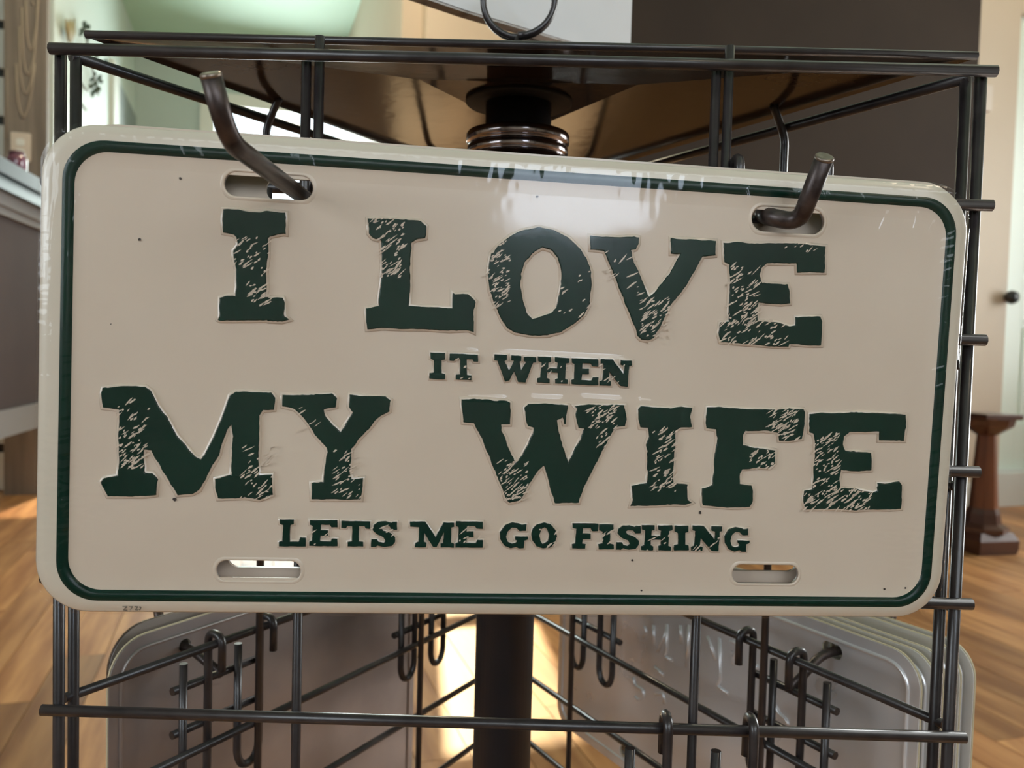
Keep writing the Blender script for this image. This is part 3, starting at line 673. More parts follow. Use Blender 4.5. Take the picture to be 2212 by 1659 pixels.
WEAR = {  # worn patches (pixel boxes) and number of chips
 'I': [(505, 512, 582, 600, 26), (535, 612, 585, 660, 22)], 'L': [(815, 468, 872, 560, 30), (820, 560, 868, 600, 22), (800, 470, 850, 482, 6)],
 'O': [(1050, 520, 1102, 600, 30), (1058, 600, 1100, 668, 26), (1200, 560, 1275, 690, 12)], 'V': [(1385, 640, 1448, 740, 46), (1310, 540, 1400, 640, 12)],
 'E': [(1570, 570, 1640, 700, 60), (1560, 690, 1700, 745, 44), (1690, 520, 1770, 545, 6)],
 'M': [(252, 920, 318, 1012, 46), (250, 860, 322, 915, 14), (515, 960, 590, 1078, 40)], 'Y': [(722, 970, 784, 1078, 36), (640, 880, 690, 930, 6)],
 'W': [(1080, 995, 1140, 1082, 50), (1268, 875, 1330, 925, 34), (1290, 930, 1320, 965, 8)], 'I2': [(1412, 925, 1462, 1000, 30), (1410, 1010, 1462, 1062, 26)],
 'F': [(1660, 882, 1722, 948, 50), (1620, 972, 1674, 1012, 22)], 'E2': [(1758, 935, 1815, 1062, 64), (1738, 1058, 1884, 1102, 54)],
}
def densify(lp, stepv, jit, seed):
    out = []
    n = len(lp)
    for i in range(n):
        a, b = Vector(lp[i]), Vector(lp[(i + 1) % n]); k = max(1, int((b - a).length / stepv))
        for j in range(k):
            p = a + (b - a) * (j / k)
            q = Vector((p.x * 0.045 + seed * 7.3, p.y * 0.045, 0)); q2 = q * 4.1
            p = p + Vector((noise.noise(q) + .8 * noise.noise(q2), noise.noise(q + Vector((9, 9, 3))) + .8 * noise.noise(q2 + Vector((5, 1, 8))))) * jit
            out.append((p.x, p.y))
    return out
HT = .0011
def letter(loops_px, seed, wear=(), big=True):
    st, jt = (5.0, 1.7) if big else (3.0, .9)
    loops = [[on_plate(x, y, HT) for x, y in densify(lp, st, jt, seed)] for lp in loops_px]
    bev = .00030 if big else .00018
    lt = add_part('letter', prism_mesh(loops, .0003, HT + .00015, bev, 1), 'green')
    smooth = [[on_plate(x, y, .0005) for x, y in lp] for lp in loops_px]
    eb = .0008 if big else .0006
    me = prism_mesh(smooth, -eb * .9, eb * .9, 0.0) if False else prism_skirt(smooth, eb)
    add_sub('embossed_edge', me, 'emboss', lt)
    if wear:
        bm = bmesh.new(); rnd = random.Random(seed * 13 + 5)
        for (x0, y0, x1, y1, k) in wear:
            for _ in range(int(k * 1.5)):
                cx, cy = rnd.uniform(x0, x1), rnd.uniform(y0, y1)
                ln, th = rnd.choice((3, 4, 5, 7, 9, 13)) * rnd.uniform(.7, 1.2), rnd.uniform(1.0, 2.5)
                an = math.radians(-36 + rnd.uniform(-14, 14)); ca, sa = math.cos(an), math.sin(an)
                pp = [(cx + a * ln * ca - b * th * sa, cy + a * ln * sa + b * th * ca) for a, b in ((-1, rnd.uniform(-.5, .5)), (-.4, -1 * rnd.uniform(.5, 1)), (.45, -1 * rnd.uniform(.4, 1)), (1, rnd.uniform(-.6, .6)), (.3, rnd.uniform(.5, 1)), (-.5, rnd.uniform(.5, 1)))]
                vs = [bm.verts.new((*on_plate(x, y, HT + .00018), HT + .00018)) for x, y in pp]; bm.faces.new(vs)
        bmesh.ops.recalc_face_normals(bm, faces=bm.faces)
        me = bpy.data.meshes.new('paint_wear'); bm.to_mesh(me); bm.free()
        tag(add_sub('paint_wear', me, 'cream', lt), kind='stuff')
    return lt
def add_sub(name, me, m, parent):
    me.transform(Tb); return link(name, me, m, parent)
def prism_skirt(loops, e):                   # pressed-up metal round a letter, rounded at its foot
    cu = bpy.data.curves.new('outline', 'CURVE'); cu.dimensions = '2D'; cu.fill_mode = 'BOTH'
    for lp in loops:
        s = cu.splines.new('POLY'); s.points.add(len(lp) - 1); s.use_cyclic_u = True
        for p, q in zip(s.points, lp): p.co = (q[0], q[1], 0, 1)
    cu.extrude = 1e-6; cu.bevel_depth = e; cu.bevel_resolution = 2
    o = bpy.data.objects.new('outline', cu); C.objects.link(o)
    me = bpy.data.meshes.new_from_object(o.evaluated_get(bpy.context.evaluated_depsgraph_get()))
    bpy.data.objects.remove(o); bpy.data.curves.remove(cu)
    return me
for i, (k, (ox, oy, sc_, lps)) in enumerate(BIG.items()):
    letter([[(ox + x / sc_, oy + y / sc_) for x, y in lp] for lp in lps], i + 1, WEAR.get(k, ()))

G = {  # small slab letters in a unit cell (x right, y down)
 'I': [[(.06,0),(.98,0),(.98,.24),(.76,.28),(.76,.76),(1,.80),(1,1),(0,1),(0,.80),(.28,.76),(.28,.30),(.06,.24)]],
 'T': [[(0,.02),(1,.02),(1,.30),(.84,.30),(.80,.21),(.61,.21),(.61,.80),(.76,.82),(.76,1),(.22,1),(.22,.82),(.37,.80),(.37,.21),(.20,.21),(.16,.30),(0,.30)]],
 'L': [[(.03,0),(.56,0),(.56,.16),(.42,.20),(.40,.82),(.72,.82),(.80,.66),(1,.66),(1,1),(0,1),(0,.84),(.13,.80),(.15,.20),(.03,.16)]],
 'E': [[(.02,0),(1,0),(1,.27),(.78,.27),(.72,.17),(.42,.17),(.40,.38),(.66,.38),(.66,.60),(.40,.60),(.38,.82),(.74,.82),(.80,.70),(1,.70),(1,1),(0,1),(0,.84),(.10,.80),(.12,.22),(.02,.18)]],
 'F': [[(.02,0),(1,0),(.98,.30),(.76,.30),(.70,.19),(.42,.19),(.40,.40),(.70,.40),(.70,.62),(.40,.62),(.38,.80),(.52,.83),(.50,1),(0,1),(0,.84),(.12,.80),(.16,.22),(.02,.18)]],
 'H': [[(.03,0),(.43,0),(.43,.18),(.34,.21),(.33,.42),(.62,.42),(.64,.21),(.55,.18),(.55,0),(1,0),(1,.19),(.90,.22),(.87,.80),(.95,.84),(.95,1),(.56,1),(.56,.84),(.64,.80),(.64,.58),(.31,.58),(.30,.80),(.38,.84),(.38,1),(0,1),(0,.84),(.10,.80),(.13,.22),(.03,.18)]],
 'N': [[(.04,0),(.40,0),(.76,.55),(.78,.22),(.66,.19),(.66,.02),(1,.02),(1,.20),(.92,.23),(.88,1),(.66,1),(.30,.48),(.27,.80),(.36,.84),(.35,1),(0,1),(0,.84),(.09,.80),(.13,.22),(.04,.18)]],
 'W': [[(0,0),(.30,0),(.30,.20),(.25,.24),(.35,.58),(.47,.22),(.40,.20),(.40,.02),(.64,.02),(.64,.20),(.60,.24),(.64,.55),(.76,.24),(.70,.20),(.70,.04),(1,.04),(1,.24),(.93,.26),(.74,1),(.57,1),(.47,.60),(.36,.96),(.26,1),(.07,.24),(0,.22)]],
 'M': [[(0,.02),(.34,.02),(.58,.60),(.76,.05),(1,.05),(1,.20),(.94,.23),(.93,.82),(1,.85),(1,1),(.69,1),(.69,.85),(.75,.82),(.77,.42),(.60,.98),(.52,.98),(.32,.44),(.31,.80),(.38,.84),(.36,1),(.10,1),(.12,.84),(.19,.80),(.20,.24),(.0,.22)]],
 'S': [[(.10,.16),(.28,.02),(.55,0),(.78,.06),(.84,.02),(1,.02),(1,.32),(.78,.32),(.70,.20),(.50,.17),(.40,.24),(.46,.36),(.74,.46),(.93,.62),(.92,.80),(.80,.96),(.52,1),(.26,.94),(.18,1),(0,1),(.02,.70),(.24,.70),(.30,.80),(.48,.84),(.56,.76),(.48,.62),(.22,.50),(.06,.34)]],
 'G': [[(.20,.10),(.45,0),(.70,.03),(.80,.08),(.96,.05),(.94,.32),(.72,.32),(.60,.20),(.44,.20),(.30,.34),(.24,.56),(.30,.76),(.44,.82),(.58,.78),(.62,.70),(.55,.66),(.55,.54),(1,.54),(1,.64),(.88,.70),(.86,1),(.68,1),(.60,.94),(.40,1),(.18,.90),(.03,.66),(.02,.38)]],
 'O': [[(.22,.08),(.50,0),(.76,.07),(.95,.28),(1,.52),(.92,.80),(.72,.97),(.45,1),(.20,.92),(.04,.70),(.0,.44),(.06,.24)], [(.40,.25),(.52,.17),(.63,.26),(.70,.48),(.64,.72),(.45,.84),(.36,.72),(.30,.50)]],
}
SMALL = [('I', 928, 962, 761.6, 818.7), ('T', 971, 1033, 763.5, 820.4), ('W', 1068, 1158.6, 767, 825), ('H', 1161, 1230, 771.7, 828), ('E', 1234.5, 1292.5, 775, 831), ('N', 1295.6, 1364.7, 776.5, 834),
 ('L', 602.5, 660.6, 1123, 1180.6), ('E', 668, 729, 1124, 1180), ('T', 737, 800, 1125, 1180.6), ('S', 801, 858, 1126, 1182), ('M', 886, 981, 1126, 1182.5), ('E', 984, 1043, 1127, 1183),
 ('G', 1079, 1140, 1129, 1184.6), ('O', 1148, 1203, 1129, 1184.6), ('F', 1236, 1293, 1131, 1185), ('I', 1293, 1326, 1133, 1187), ('S', 1331, 1384, 1135, 1188), ('H', 1385.5, 1452.5, 1135, 1189),
 ('I', 1456.5, 1488, 1136, 1189), ('N', 1494, 1560.4, 1136, 1191), ('G', 1564.5, 1619, 1139, 1191.7)]
for i, (k, x0, x1, y0, y1) in enumerate(SMALL):
    sl_ = .045 if y0 < 900 else .012
    mid = (x0 + x1) / 2
    wr_ = [(x0, y0 + 10, x1, y1, 5)] if i % 2 else ()
    letter([[(x0 + u * (x1 - x0), y0 + v * (y1 - y0) + sl_ * (u - .5) * (x1 - x0)) for u, v in lp] for lp in G[k]], 40 + i, wr_, False)
# printed stock number and specks
bm = bmesh.new()
for (a, b, c, d) in ((266,1309,276,1309),(276,1309,268,1316),(268,1316,277,1317),(280,1309,288,1309),(288,1309,282,1317),(292,1309,299,1309),(299,1309,294,1316),(294,1316,300,1316),(302,1310,306,1310),(306,1310,304,1316),(304,1316,301,1315)):
    p, q = Vector((*on_plate(a, b), .00064)), Vector((*on_plate(c, d), .00064)); dv = (q - p).normalized(); nv = Vector((-dv.y, dv.x, 0)) * .00018
    bm.faces.new([bm.verts.new(v) for v in (p + nv, p - nv, q - nv, q + nv)])
bmesh.ops.recalc_face_normals(bm, faces=bm.faces); me = bpy.data.meshes.new('stock_number'); bm.to_mesh(me); bm.free(); add_part('stock_number', me, 'ink')
bm = bmesh.new(); rnd = random.Random(3)
for (x, y, s) in ((390, 386, 4), (302, 518, 4), (1512, 1108, 3.5), (378, 1078, 5), (1512, 1105, 3), (1365, 1210, 3), (1160, 425, 3), (1405, 400, 3), (240, 700, 2), (1385, 1275, 3), (1910, 1272, 3), (1955, 1270, 2.5)):
    bm.faces.new([bm.verts.new((*on_plate(x + s * math.cos(a) * rnd.uniform(.6, 1.1), y + s * math.sin(a) * rnd.uniform(.5, 1)), .0003)) for a in [k * math.pi / 4 for k in range(8)]])
bmesh.ops.recalc_face_normals(bm, faces=bm.faces); me = bpy.data.meshes.new('dirt_specks'); bm.to_mesh(me); bm.free(); add_part('dirt_specks', me, 'dirt')
# clear wrap: a drawn-tight film, creased towards its edges, torn open at the upper slots
NXF, NYF = 640, 320
bm = bmesh.new(); grid = []
ex_ = .0006
CRE = [  # creases of the film (pixel ends, height in mm, half width in mm)
 (152, 332, 116, 480, .30, .8), (132, 345, 104, 570, .28, .8), (118, 420, 100, 700, .22, .7), (170, 410, 148, 570, .22, .7), (204, 470, 226, 588, .22, .8), (184, 460, 188, 565, .18, .7),
 (235, 470, 262, 640, .12, .9), (142, 560, 140, 700, .18, .6), (262, 648, 268, 700, .14, .6), (112, 700, 104, 900, .18, .6),
 (1062, 764, 1366, 780, .42, 1.1), (1140, 861, 1222, 864, .40, 1.1), (1248, 860, 1352, 866, .42, 1.1), (1376, 866, 1412, 870, .34, 1.0), (1000, 858, 1100, 862, .28, .9), (1000, 756, 1034, 762, .22, .8),
 (1920, 455, 1900, 500, .2, .6), (1985, 455, 1975, 500, .2, .6), (2020, 475, 2000, 520, .2, .6)]
_r = random.Random(77)
for k in range(26):                          # short ticks across the left and right border lines and the top one
    y = _r.uniform(720, 1180); x = 143 - (y - 800) * .012; CRE.append((x - 9, y + 4, x + _r.uniform(6, 22), y - _r.uniform(0, 8), .16, .45))
for k in range(44):
    y = _r.uniform(500, 1240); x = 2052 - (y - 560) * .079; CRE.append((x - _r.uniform(8, 26), y + 5, x + 10, y - _r.uniform(0, 8), .17, .45))
for k in range(16):
    x = _r.choice((_r.uniform(220, 700), _r.uniform(1600, 2000))); y = 316 + (x - 200) * .0682; CRE.append((x - 3, y - 12, x + _r.uniform(2, 14), y + _r.uniform(10, 26), .15, .45))
CR2 = [(Vector(on_plate(a, b, .002)), Vector(on_plate(c, d, .002)), h / 1000, w / 1000) for a, b, c, d, h, w in CRE]
CELL = .006; BK = {}
for c_ in CR2:
    x0, x1 = sorted((c_[0].x, c_[1].x)); y0, y1 = sorted((c_[0].y, c_[1].y)); m_ = c_[3] * 3
    for gx in range(math.floor((x0 - m_) / CELL), math.floor((x1 + m_) / CELL) + 1):
        for gy in range(math.floor((y0 - m_) / CELL), math.floor((y1 + m_) / CELL) + 1): BK.setdefault((gx, gy), []).append(c_)
def crease(u, v):
    t_ = 0.0
    for a, b, h, w in BK.get((math.floor(u / CELL), math.floor(v / CELL)), ()):
        p = Vector((u, v)); ab = b - a; k = max(0, min(1, (p - a).dot(ab) / ab.length_squared)); d = (p - a - ab * k).length / w
        if d < 3: t_ += h * math.exp(-d * d) * min(1, 8 * k * (1 - k) + .15)
    return t_
for j in range(NYF + 1):
    row = []
    for i in range(NXF + 1):
        u = -hw - ex_ + (PWD + 2 * ex_) * i / NXF; v = -hh - ex_ + (PHT + 2 * ex_) * j / NYF
        # keep to the rounded outline
        R = .0168; du = max(0, abs(u) - (hw + ex_ - R)); dv = max(0, abs(v) - (hh + ex_ - R)); q = math.hypot(du, dv)
        if q > R:
            u = math.copysign((hw + ex_ - R) + du * R / q, u); v = math.copysign((hh + ex_ - R) + dv * R / q, v)
        eu, ev = hw + ex_ - abs(u), hh + ex_ - abs(v); e = min(eu, ev)
        z = .0019 * min(1, max(0, eu / .006)) ** .5 * min(1, max(0, ev / .0035)) ** .5 - .0001
        el = math.exp(-eu / .010); et = math.exp(-ev / .006)
        w = noise.noise(Vector((u * 900, v * 70, 1.5))) * el * .00026 + noise.noise(Vector((u * 300, v * 900, 4.5))) * el * .00018
        w += noise.noise(Vector((u * 420, v * 200, 7.5))) * et * .00026
        w += noise.noise(Vector((u * 60, v * 60, 2.2))) * .00005
        row.append(bm.verts.new((u, v, z + w * min(1, e / .004) + crease(u, v))))
    grid.append(row)
sc0 = [(sum(p[0] for p in s) / len(s), sum(p[1] for p in s) / len(s)) for s in SLOTS[:2]]
for j in range(NYF):
    for i in range(NXF):
        q = (grid[j][i], grid[j][i + 1], grid[j + 1][i + 1], grid[j + 1][i]); c = (q[0].co + q[2].co) / 2
        if any(((c.x - a) / .0150) ** 2 + ((c.y - b) / .0056) ** 2 < 1 + .25 * noise.noise(c * 400) for a, b in sc0): continue
        try:
            f = bm.faces.new(q); f.smooth = True
        except ValueError: pass
bmesh.ops.remove_doubles(bm, verts=bm.verts, dist=1e-6)
bmesh.ops.recalc_face_normals(bm, faces=bm.faces); me = bpy.data.meshes.new('plastic_wrap'); bm.to_mesh(me); bm.free()
add_part('plastic_wrap', me, 'film')

ztr = U(1930, 1403, .395).z; ztl = U(300, 1378, .40).z
zl = z1_
for sgn, P3, cols, nm in ((-1, LP3, (505, 940), 'left'), (1, RP3, (1716, 1285), 'right')):
    for i, c in enumerate(cols):
        lab = {(-1, 0): 'black peg hook carrying the small dark sheet signs, at their rounded corner end', (-1, 1): 'black peg hook carrying the small dark sheet signs, at the end by the pole',
               (1, 0): 'black peg hook carrying the stacked cream-edged plates, at their rounded corner end', (1, 1): 'black peg hook carrying the stacked cream-edged plates, at the end by the pole'}[(sgn, i)]
        hook_fixture(lab, P3, t_at(c, sgn), zl, prong=.078 if sgn > 0 else .050, pr=.0024, zslot=(ztr if sgn > 0 else ztl) - .0135)

# ------------------------------------------------------------------ other plates
def plain_plate(name, label, mx, w, h, face, back, edge, group=None, text=None, rad=.016, ridge=True, cat='license plate', prongs=(), half=.0105, lower=None):
    """local x along the plate, y up, z towards its printed side; mx places its bottom centre"""
    t = thing(name, label, cat, group=group, matrix=mx)
    sl = []
    mi = mx.inverted()
    for pg in prongs:                        # slots where the prongs pass, and their twins along the lower edge
        q = [mi @ p for p in pg]
        for a, b in zip(q, q[1:]):
            if a.z * b.z <= 0 and abs(a.z - b.z) > 1e-9:
                c = a.lerp(b, a.z / (a.z - b.z)); y = min(max(c.y + .0010, h - .020), h - .008)
                y = c.y + .0008
                hgt = .0038 if half > .004 else .0034
                sl.append(rrect(c.x - half, c.x + half, y - hgt, y + hgt, hgt - .0002, 5))
                if lower is None and half > .004: sl.append(rrect(c.x - half, c.x + half, .0087, .0163, .0036, 5))
                break
    for x, y in (lower or ()): sl.append(rrect(x - .0135, x + .0135, y - .0036, y + .0036, .0035, 5))
    prism('face', [rrect(-w / 2, w / 2, 0, h, rad, 8)] + sl, -.0003, .0007, edge if face is None else face, t)
    bk_ = prism('back_sheet', [rrect(-w / 2 + .0003, w / 2 - .0003, .0003, h - .0003, rad, 8)] + sl, -.0009, -.0003, back, t)
    if ridge:
        pts = [(x, y, -.0009) for x, y in rrect(-w / 2 + .0065, w / 2 - .0065, .0065, h - .0065, rad * .7, 8)]
        bm = bmesh.new(); add_tube(bm, pts, .0011, 6, True); from_bm('pressed_border', bm, back, bk_)
    if text:
        for strokes in text:
            bm = bmesh.new(); add_tube(bm, rounded([(x, y, -.0010) for x, y in strokes], .003, 4), .0011, 8); from_bm('pressed_stroke', bm, back, bk_)
    return t
# one more behind the lettered plate on the same hooks
m2 = PLATE @ Matrix.Translation((.0035, -PHT / 2 + .0022, -.0085))
plain_plate('license_plate', 'plain cream plate hanging right behind the lettered green and cream plate', m2, .304, .152, 'cream', 'alu2', 'edge', prongs=PRONGS[:2],
            lower=[(sum(p[0] for p in q) / len(q) - .0015, sum(p[1] for p in q) / len(q) + PHT / 2 + .0002) for q in SLOTS[2:]])
def side_matrix(P3, t_mid, zbase, off, sgn, yaw=0.0):
    p = P3(t_mid, zbase, off); xdir = (P3(1, 0) - P3(0, 0)).normalized()
    out = (P3(0, 0, 1) - P3(0, 0, 0)).normalized()
    x = xdir if Vector((0, 0, 1)).cross(out).dot(xdir) > 0 else -xdir
    m = Matrix(((x.x, 0, out.x, p.x), (x.y, 0, out.y, p.y), (0, 1, 0, p.z), (0, 0, 0, 1)))
    return m @ Matrix.Rotation(yaw, 4, 'Y')
def solve_t(P3, px, off):                    # where along a rear panel, off outside it, column px falls
    lo, hi = -.1, .45; f = lambda t: proj(P3(t, CAM.z - .15, off))[0] - px
    s0 = f(lo) > 0
    for _ in range(50):
        m_ = (lo + hi) / 2
        if (f(m_) > 0) == s0: lo = m_
        else: hi = m_
    return (lo + hi) / 2
HS = .152
# right stack, seen from behind through the rack
offs = (.0365, .0425, .0480, .0620, .0675)
tA = solve_t(RP3, 1992, offs[0]); tm = tA + .1524
labs = ('bare metal back of a pressed plate facing the pole, innermost of the cream-edged stack', 'cream-edged plate in the stack on the rack, next to the innermost bare-backed one',
        'cream-edged plate in the middle of the stack of five on the rack', 'cream-edged plate second from the outside of the stack, across a small gap', 'cream-edged plate on the outside of the stack, next to the wood floor')
# pressed letters read from behind (strokes in plate coordinates measured from the photograph)
def on_right(px, py):
    d = ray(px, py); m_ = side_matrix(RP3, tm, ztr - HS, offs[0], 1); mi = m_.inverted()
    o = mi @ CAM; dd = mi.to_3x3() @ d; s = -o.z / dd.z; p = o + dd * s; return (p.x, p.y)
STROKES = [[(1443, 1348), (1443, 1408), (1436, 1417), (1456, 1426)], [(1424, 1408), (1443, 1362)], [(1491, 1350), (1487, 1440)], [(1472, 1350), (1476, 1390)], [(1531, 1374), (1549, 1425)], [(1557, 1378), (1559, 1470), (1551, 1480), (1576, 1498)],
           [(1580, 1384), (1593, 1388), (1597, 1404), (1587, 1420), (1587, 1436)], [(1640, 1438), (1632, 1444), (1634, 1455), (1648, 1466)], [(1394, 1352), (1400, 1366), (1392, 1376)], [(1370, 1462), (1374, 1480), (1392, 1490), (1394, 1506), (1382, 1512), (1374, 1504)],
           [(1418, 1500), (1436, 1496), (1438, 1520)], [(1416, 1440), (1436, 1458)], [(1676, 1520), (1684, 1540), (1700, 1552), (1706, 1566)], [(1414, 1350), (1416, 1396)]]
for i, (of, lab) in enumerate(zip(offs, labs)):
    strokes = [[on_right(*q) for q in s] for s in STROKES] if i == 0 else None
    plain_plate('license_plate', lab, side_matrix(RP3, tm - .003 * (i == 1) + (.002 if i == 3 else 0) - .0015 * i, ztr - HS + .0006 * i, of, 1), .3048, HS, None, 'alu', 'edge', None, strokes, rad=.016 if i != 2 else .011, prongs=PRONGS[5:7], half=.0065)
# left pair of smaller sheet signs
for i, (of, lab) in enumerate(((.034, 'small dark metal sheet sign seen from behind, the one nearer the pole of the pair'), (.042, 'small brown-edged sheet sign, the outer one of the pair with rounded corners'))):
    t0 = solve_t(LP3, 232, of); t1 = solve_t(LP3, 898, of)
    plain_plate('metal_sign', lab, side_matrix(LP3, (t0 + t1) / 2, ztl - .19 + .003 * i, of, -1), t1 - t0, .19, 'darkedge' if i else 'edge', 'alu2', 'edge', None, None, rad=.020, cat='metal sign', prongs=PRONGS[3:5], half=.0035)

# ------------------------------------------------------------------ white sign on the rack's head
zs = U(1190, 82, .5).z
P0 = U(870, 3, .4433); P1 = U(1190, 85, .5)
sd = Vector((P1.x - P0.x, P1.y - P0.y)).normalized()
def on_sign(px):
    q = XY(px, 1.0); k = q.x; P = Vector((P1.x, P1.y)); s = (k * P.y - P.x) / (sd.x - k * sd.y); return P + sd * s
SA, SB = on_sign(850), on_sign(1341)
mid = (SA + SB) / 2; wS = (SB - SA).length
sm = Matrix(((sd.x, 0, sd.y, mid.x), (sd.y, 0, -sd.x, mid.y), (0, 1, 0, zs), (0, 0, 0, 1)))
sg = thing('sign_board', 'white painted board with worn brown edges held above the rack in a wire ring', 'sign', matrix=sm)
out_ = [(-wS / 2 - .06, .09), (-wS / 2 - .05, .05), (-wS / 2 - .025, .012), (-wS / 2, .0015), (-wS / 4, 0), (wS / 2, 0), (wS / 2, .05), (wS / 2 + .002, .09), (wS / 2, .13), (-wS / 2 - .03, .13)]
prism('board', [out_], -.0075, .0, 'signedge', sg)
prism('painted_face', [[(x * .995, y + (.0012 if y < .02 else 0)) for x, y in out_]], .0, .0005, 'sign', sg)

# ------------------------------------------------------------------ left: post, outlet, bar, jar, dried sprigs
PO = XY(60, 3.55)
po_l, po_r = along(PO, r2, 8), along(PO, r2, 100)
wpost = wallbox('trim_3', po_l, po_r, 0, CEIL, (along(PO, r2, 118) - po_r).length * 1.6, 'post')
# cathedral grain as pale growth lines let into the face
rnd = random.Random(9)
gl = bmesh.new()
def on_post(px, py):
    d = ray(px, py); n3 = Vector((nrm2.x, nrm2.y, 0)); P = Vector((PO.x, PO.y, CAM.z)); return CAM + d * ((P - CAM).dot(n3) / d.dot(n3)) - n3 * .0006
for (cx, yb, hwid, htop) in ((50, 258, 13, 120), (55, 207, 12, 150), (60, 166, 11, 150), (66, 112, 9, 120)):
    pts = [on_post(cx - hwid - 2, yb - htop), on_post(cx - hwid, yb - 50), on_post(cx - hwid * .6, yb - 20), on_post(cx, yb), on_post(cx + hwid * .8, yb - 24), on_post(cx + hwid * 1.4, yb - 60), on_post(cx + hwid * 1.9, yb - htop)]
    add_tube(gl, rounded(pts, .02), .0038, 6)
add_tube(gl, [on_post(15, 150), on_post(14, 300)], .0016, 6); add_tube(gl, [on_post(70, 0), on_post(72, 12)], .004, 6)
from_bm('grain_line', gl, 'postgrain', wpost, True)
# white boarded wall left of the post
wb2 = wallbox('wall_boarded', pl(WEST, bPL - .22), pl((po_l - rear_p).dot(r2), bPL - .22), 0, CEIL, .03, 'black')
for k in range(15):
    wallbox('board', pl(WEST, bPL - .235), pl((po_l - rear_p).dot(r2) - .003, bPL - .235), k * .2 + .004, k * .2 + .165, .015, 'white', wb2)
oc = thing('outlet_cover', 'ivory outlet cover screwed to the grey wooden post behind the bar', 'outlet', on_post(44, 345))
A_, B_ = on_post(23, 340), on_post(67, 345)
mxp = Matrix(((r2.x, 0, -nrm2.x, 0), (r2.y, 0, -nrm2.y, 0), (0, 1, 0, 0), (0, 0, 0, 1))); c0 = (A_ + B_) / 2
bw_, bh_ = (B_ - A_).length, .118
prism('cover', [rrect(-bw_ / 2, bw_ / 2, -.012, bh_ - .012, .006, 4)], 0, .006, 'ivory', oc, .0015, mx=Matrix.Translation(c0) @ mxp, world=True)
for y in (.024, .066): prism('socket', [rrect(-.016, .016, y - .014, y + .014, .008, 4)], .006, .008, 'white', oc, mx=Matrix.Translation(c0) @ mxp, world=True)
# bar with a thick dark top, overhanging its set-back base
e0, e1 = U(0, 336, 2.47), U(90, 388, 2.83)
bd = Vector((e1.x - e0.x, e1.y - e0.y)).normalized(); bn = Vector((-bd.y, bd.x))
b0 = Vector((e0.x, e0.y)) - bd * 1.6; BT = e0.z
b1 = Vector((e0.x, e0.y)) + bd * .62
bar = thing('bar_counter', 'grey-brown bar with thick glossy dark top and pale lower trim beside the wooden post', 'bar counter', (b0.x, b0.y, 0))
def barbox(name, off, wid, z0, z1, m, end=0.0):
    A = b0 + bn * off; B = b1 + bd * end + bn * off
    return wallbox(name, A, B, z0, z1, wid, m, bar, None)
barbox('counter_top', 0, .62, BT - .045, BT, 'bartop')
barbox('top_edge', .012, .58, BT - .085, BT - .045, 'barblue', -.01)
barbox('moulding', .035, .54, BT - .125, BT - .085, 'bartrim', -.03)
barbox('moulding', .045, .52, BT - .150, BT - .125, 'bartrim', -.04)
barbox('front_body', .055, .50, .44, BT - .150, 'barbody', -.05)
barbox('lower_trim', .045, .52, .355, .44, 'bartrim', -.04)
barbox('base', .30, .22, 0, .355, 'barfoot', -.10)
jp = U(36, 358, 2.75); 
jr = thing('jar', 'small plum jar with rounded shoulders on the bar top', 'jar', (jp.x, jp.y, BT))
jp2 = Vector((jp.x, jp.y)); 
s_ = (jp2 - Vector((e0.x, e0.y))).dot(bn)
lathe('body', [(.026, 0), (.030, .004), (.031, .045), (.029, .056), (.022, .060)], 'jar', jr, 24)
lathe('lid', [(.0225, .059), (.0235, .060), (.0235, .070), (.020, .073)], 'jarlid', jr, 24)
# dried sprigs on the pale wall
def on_leftwall(px, py, off=.03):
    d = ray(px, py); n3 = Vector((r2.x, r2.y, 0)); P = Vector((PL.x, PL.y, CAM.z)) + n3 * off; return CAM + d * ((P - CAM).dot(n3) / d.dot(n3))
sp = thing('eucalyptus_sprig', 'hanging grey-green eucalyptus sprig with round leaves on the pale wall', 'dried plant', on_leftwall(205, 215))
tube('stem', [on_leftwall(182, 58), on_leftwall(190, 100), on_leftwall(200, 150), on_leftwall(212, 205)], .006, 'stem', sp, 6)
tube('stem', [on_leftwall(172, 175), on_leftwall(182, 190), on_leftwall(190, 196)], .006, 'stem', sp, 6)
tube('stem', [on_leftwall(172, 222), on_leftwall(186, 238)], .006, 'stem', sp, 6)
rnd = random.Random(21)
for (x, y, s) in ((198, 172, 7), (206, 180, 6), (214, 168, 8), (197, 186, 6), (212, 192, 7), (200, 202, 8), (206, 196, 6), (218, 176, 5), (205, 160, 5), (208, 120, 6), (228, 132, 5), (182, 56, 7), (190, 58, 6), (178, 66, 6), (176, 72, 7), (186, 76, 6), (182, 50, 5), (190, 82, 5), (204, 112, 5)):
    c = on_leftwall(x, y, .04); rr = s * .0034 * .8; ax = Vector((rnd.uniform(-.6, .6), -1, rnd.uniform(-.6, .6))).normalized(); a = ax.orthogonal().normalized(); b = ax.cross(a)
    bm = bmesh.new(); top = [bm.verts.new(c + (a * math.cos(k * math.pi / 4) + b * math.sin(k * math.pi / 4) * .85) * rr) for k in range(8)]; ct = bm.verts.new(c + ax * rr * .25); cb_ = bm.verts.new(c + ax * rr * .12)
    for k in range(8): bm.faces.new((top[k], top[(k + 1) % 8], ct)); bm.faces.new((top[(k + 1) % 8], top[k], cb_))
    from_bm('leaf', bm, 'leaf', sp, True)
dg = thing('dried_grass', 'small bunch of yellow dried grass on the pale wall above the sprig', 'dried plant', on_leftwall(150, 86))
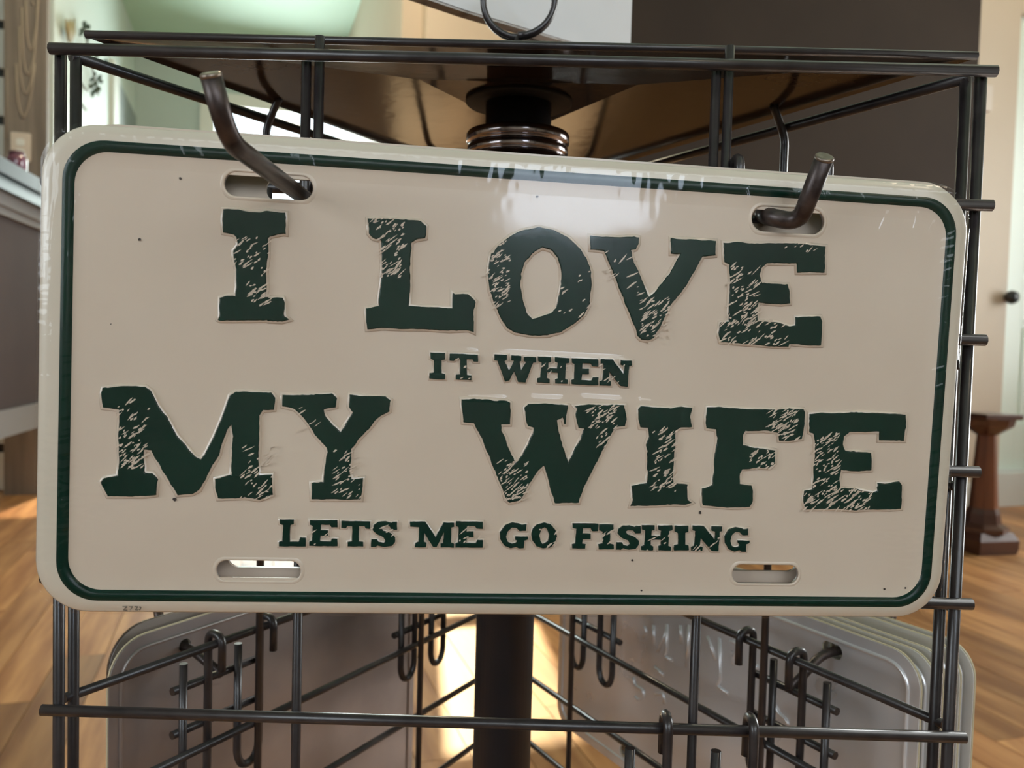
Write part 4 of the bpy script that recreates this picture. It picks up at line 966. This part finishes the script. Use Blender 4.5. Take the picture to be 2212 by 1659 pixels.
for k in range(9):
    x = 147 + k * 1.1; tube('grass_stalk', [on_leftwall(151 + (k - 4) * .4, 90), on_leftwall(x + (k - 4) * .5, 62 + (k % 3) * 3), on_leftwall(x + (k - 4) * 1.2, 40 + (k % 4) * 4)], [.008, .012, .003], 'drygrass', dg, 5)

# ------------------------------------------------------------------ right: wooden pedestal
PDY = CAMZ * FPX / (1190 - HZ(2115))
pc = XY(2140, PDY); S_ = PDY / FPX
pdl = thing('pedestal_stand', 'mahogany pedestal stand with tapered faceted column on the wood floor', 'stand', (pc.x, pc.y, 0))
def sq(name, prof, m, n=4, rot=45):
    bm = bmesh.new(); rings = []
    for r, z in prof: rings.append([bm.verts.new((r * math.cos(2 * math.pi * j / n + math.radians(rot)), r * math.sin(2 * math.pi * j / n + math.radians(rot)), z)) for j in range(n)])
    for A, B in zip(rings, rings[1:]):
        for j in range(n): bm.faces.new((A[j], A[(j + 1) % n], B[(j + 1) % n], B[j]))
    bm.faces.new(rings[0][::-1]); bm.faces.new(rings[-1]); return from_bm(name, bm, m, pdl)
zz = lambda y: (1190 - y) * S_
w_ = lambda px: px / 2 * S_
k2 = 1.04
sq('plinth', [(w_(128) * k2, 0), (w_(136) * k2, zz(1178)), (w_(136) * k2, zz(1160)), (w_(112) * k2, zz(1144))], 'pedestaldark', 4, 60)
sq('base_moulding', [(w_(100) * 1.05, zz(1146)), (w_(100) * 1.05, zz(1136)), (w_(70) * 1.05, zz(1128)), (w_(64) * 1.05, zz(1108)), (w_(56) * 1.05, zz(1096))], 'pedestaldark', 8, 20)
sq('column', [(w_(58), zz(1098)), (w_(38), zz(934))], 'pedestal', 8, 20)
sq('capital', [(w_(40) * 1.05, zz(938)), (w_(62) * 1.05, zz(930)), (w_(96) * 1.05, zz(918)), (w_(104) * 1.05, zz(903))], 'pedestaldark', 8, 20)
sq('top_slab', [(w_(124) * k2, zz(903)), (w_(128) * k2, zz(900)), (w_(128) * k2, zz(893)), (w_(124) * k2, zz(891))], 'pedestaldark', 4, 60)
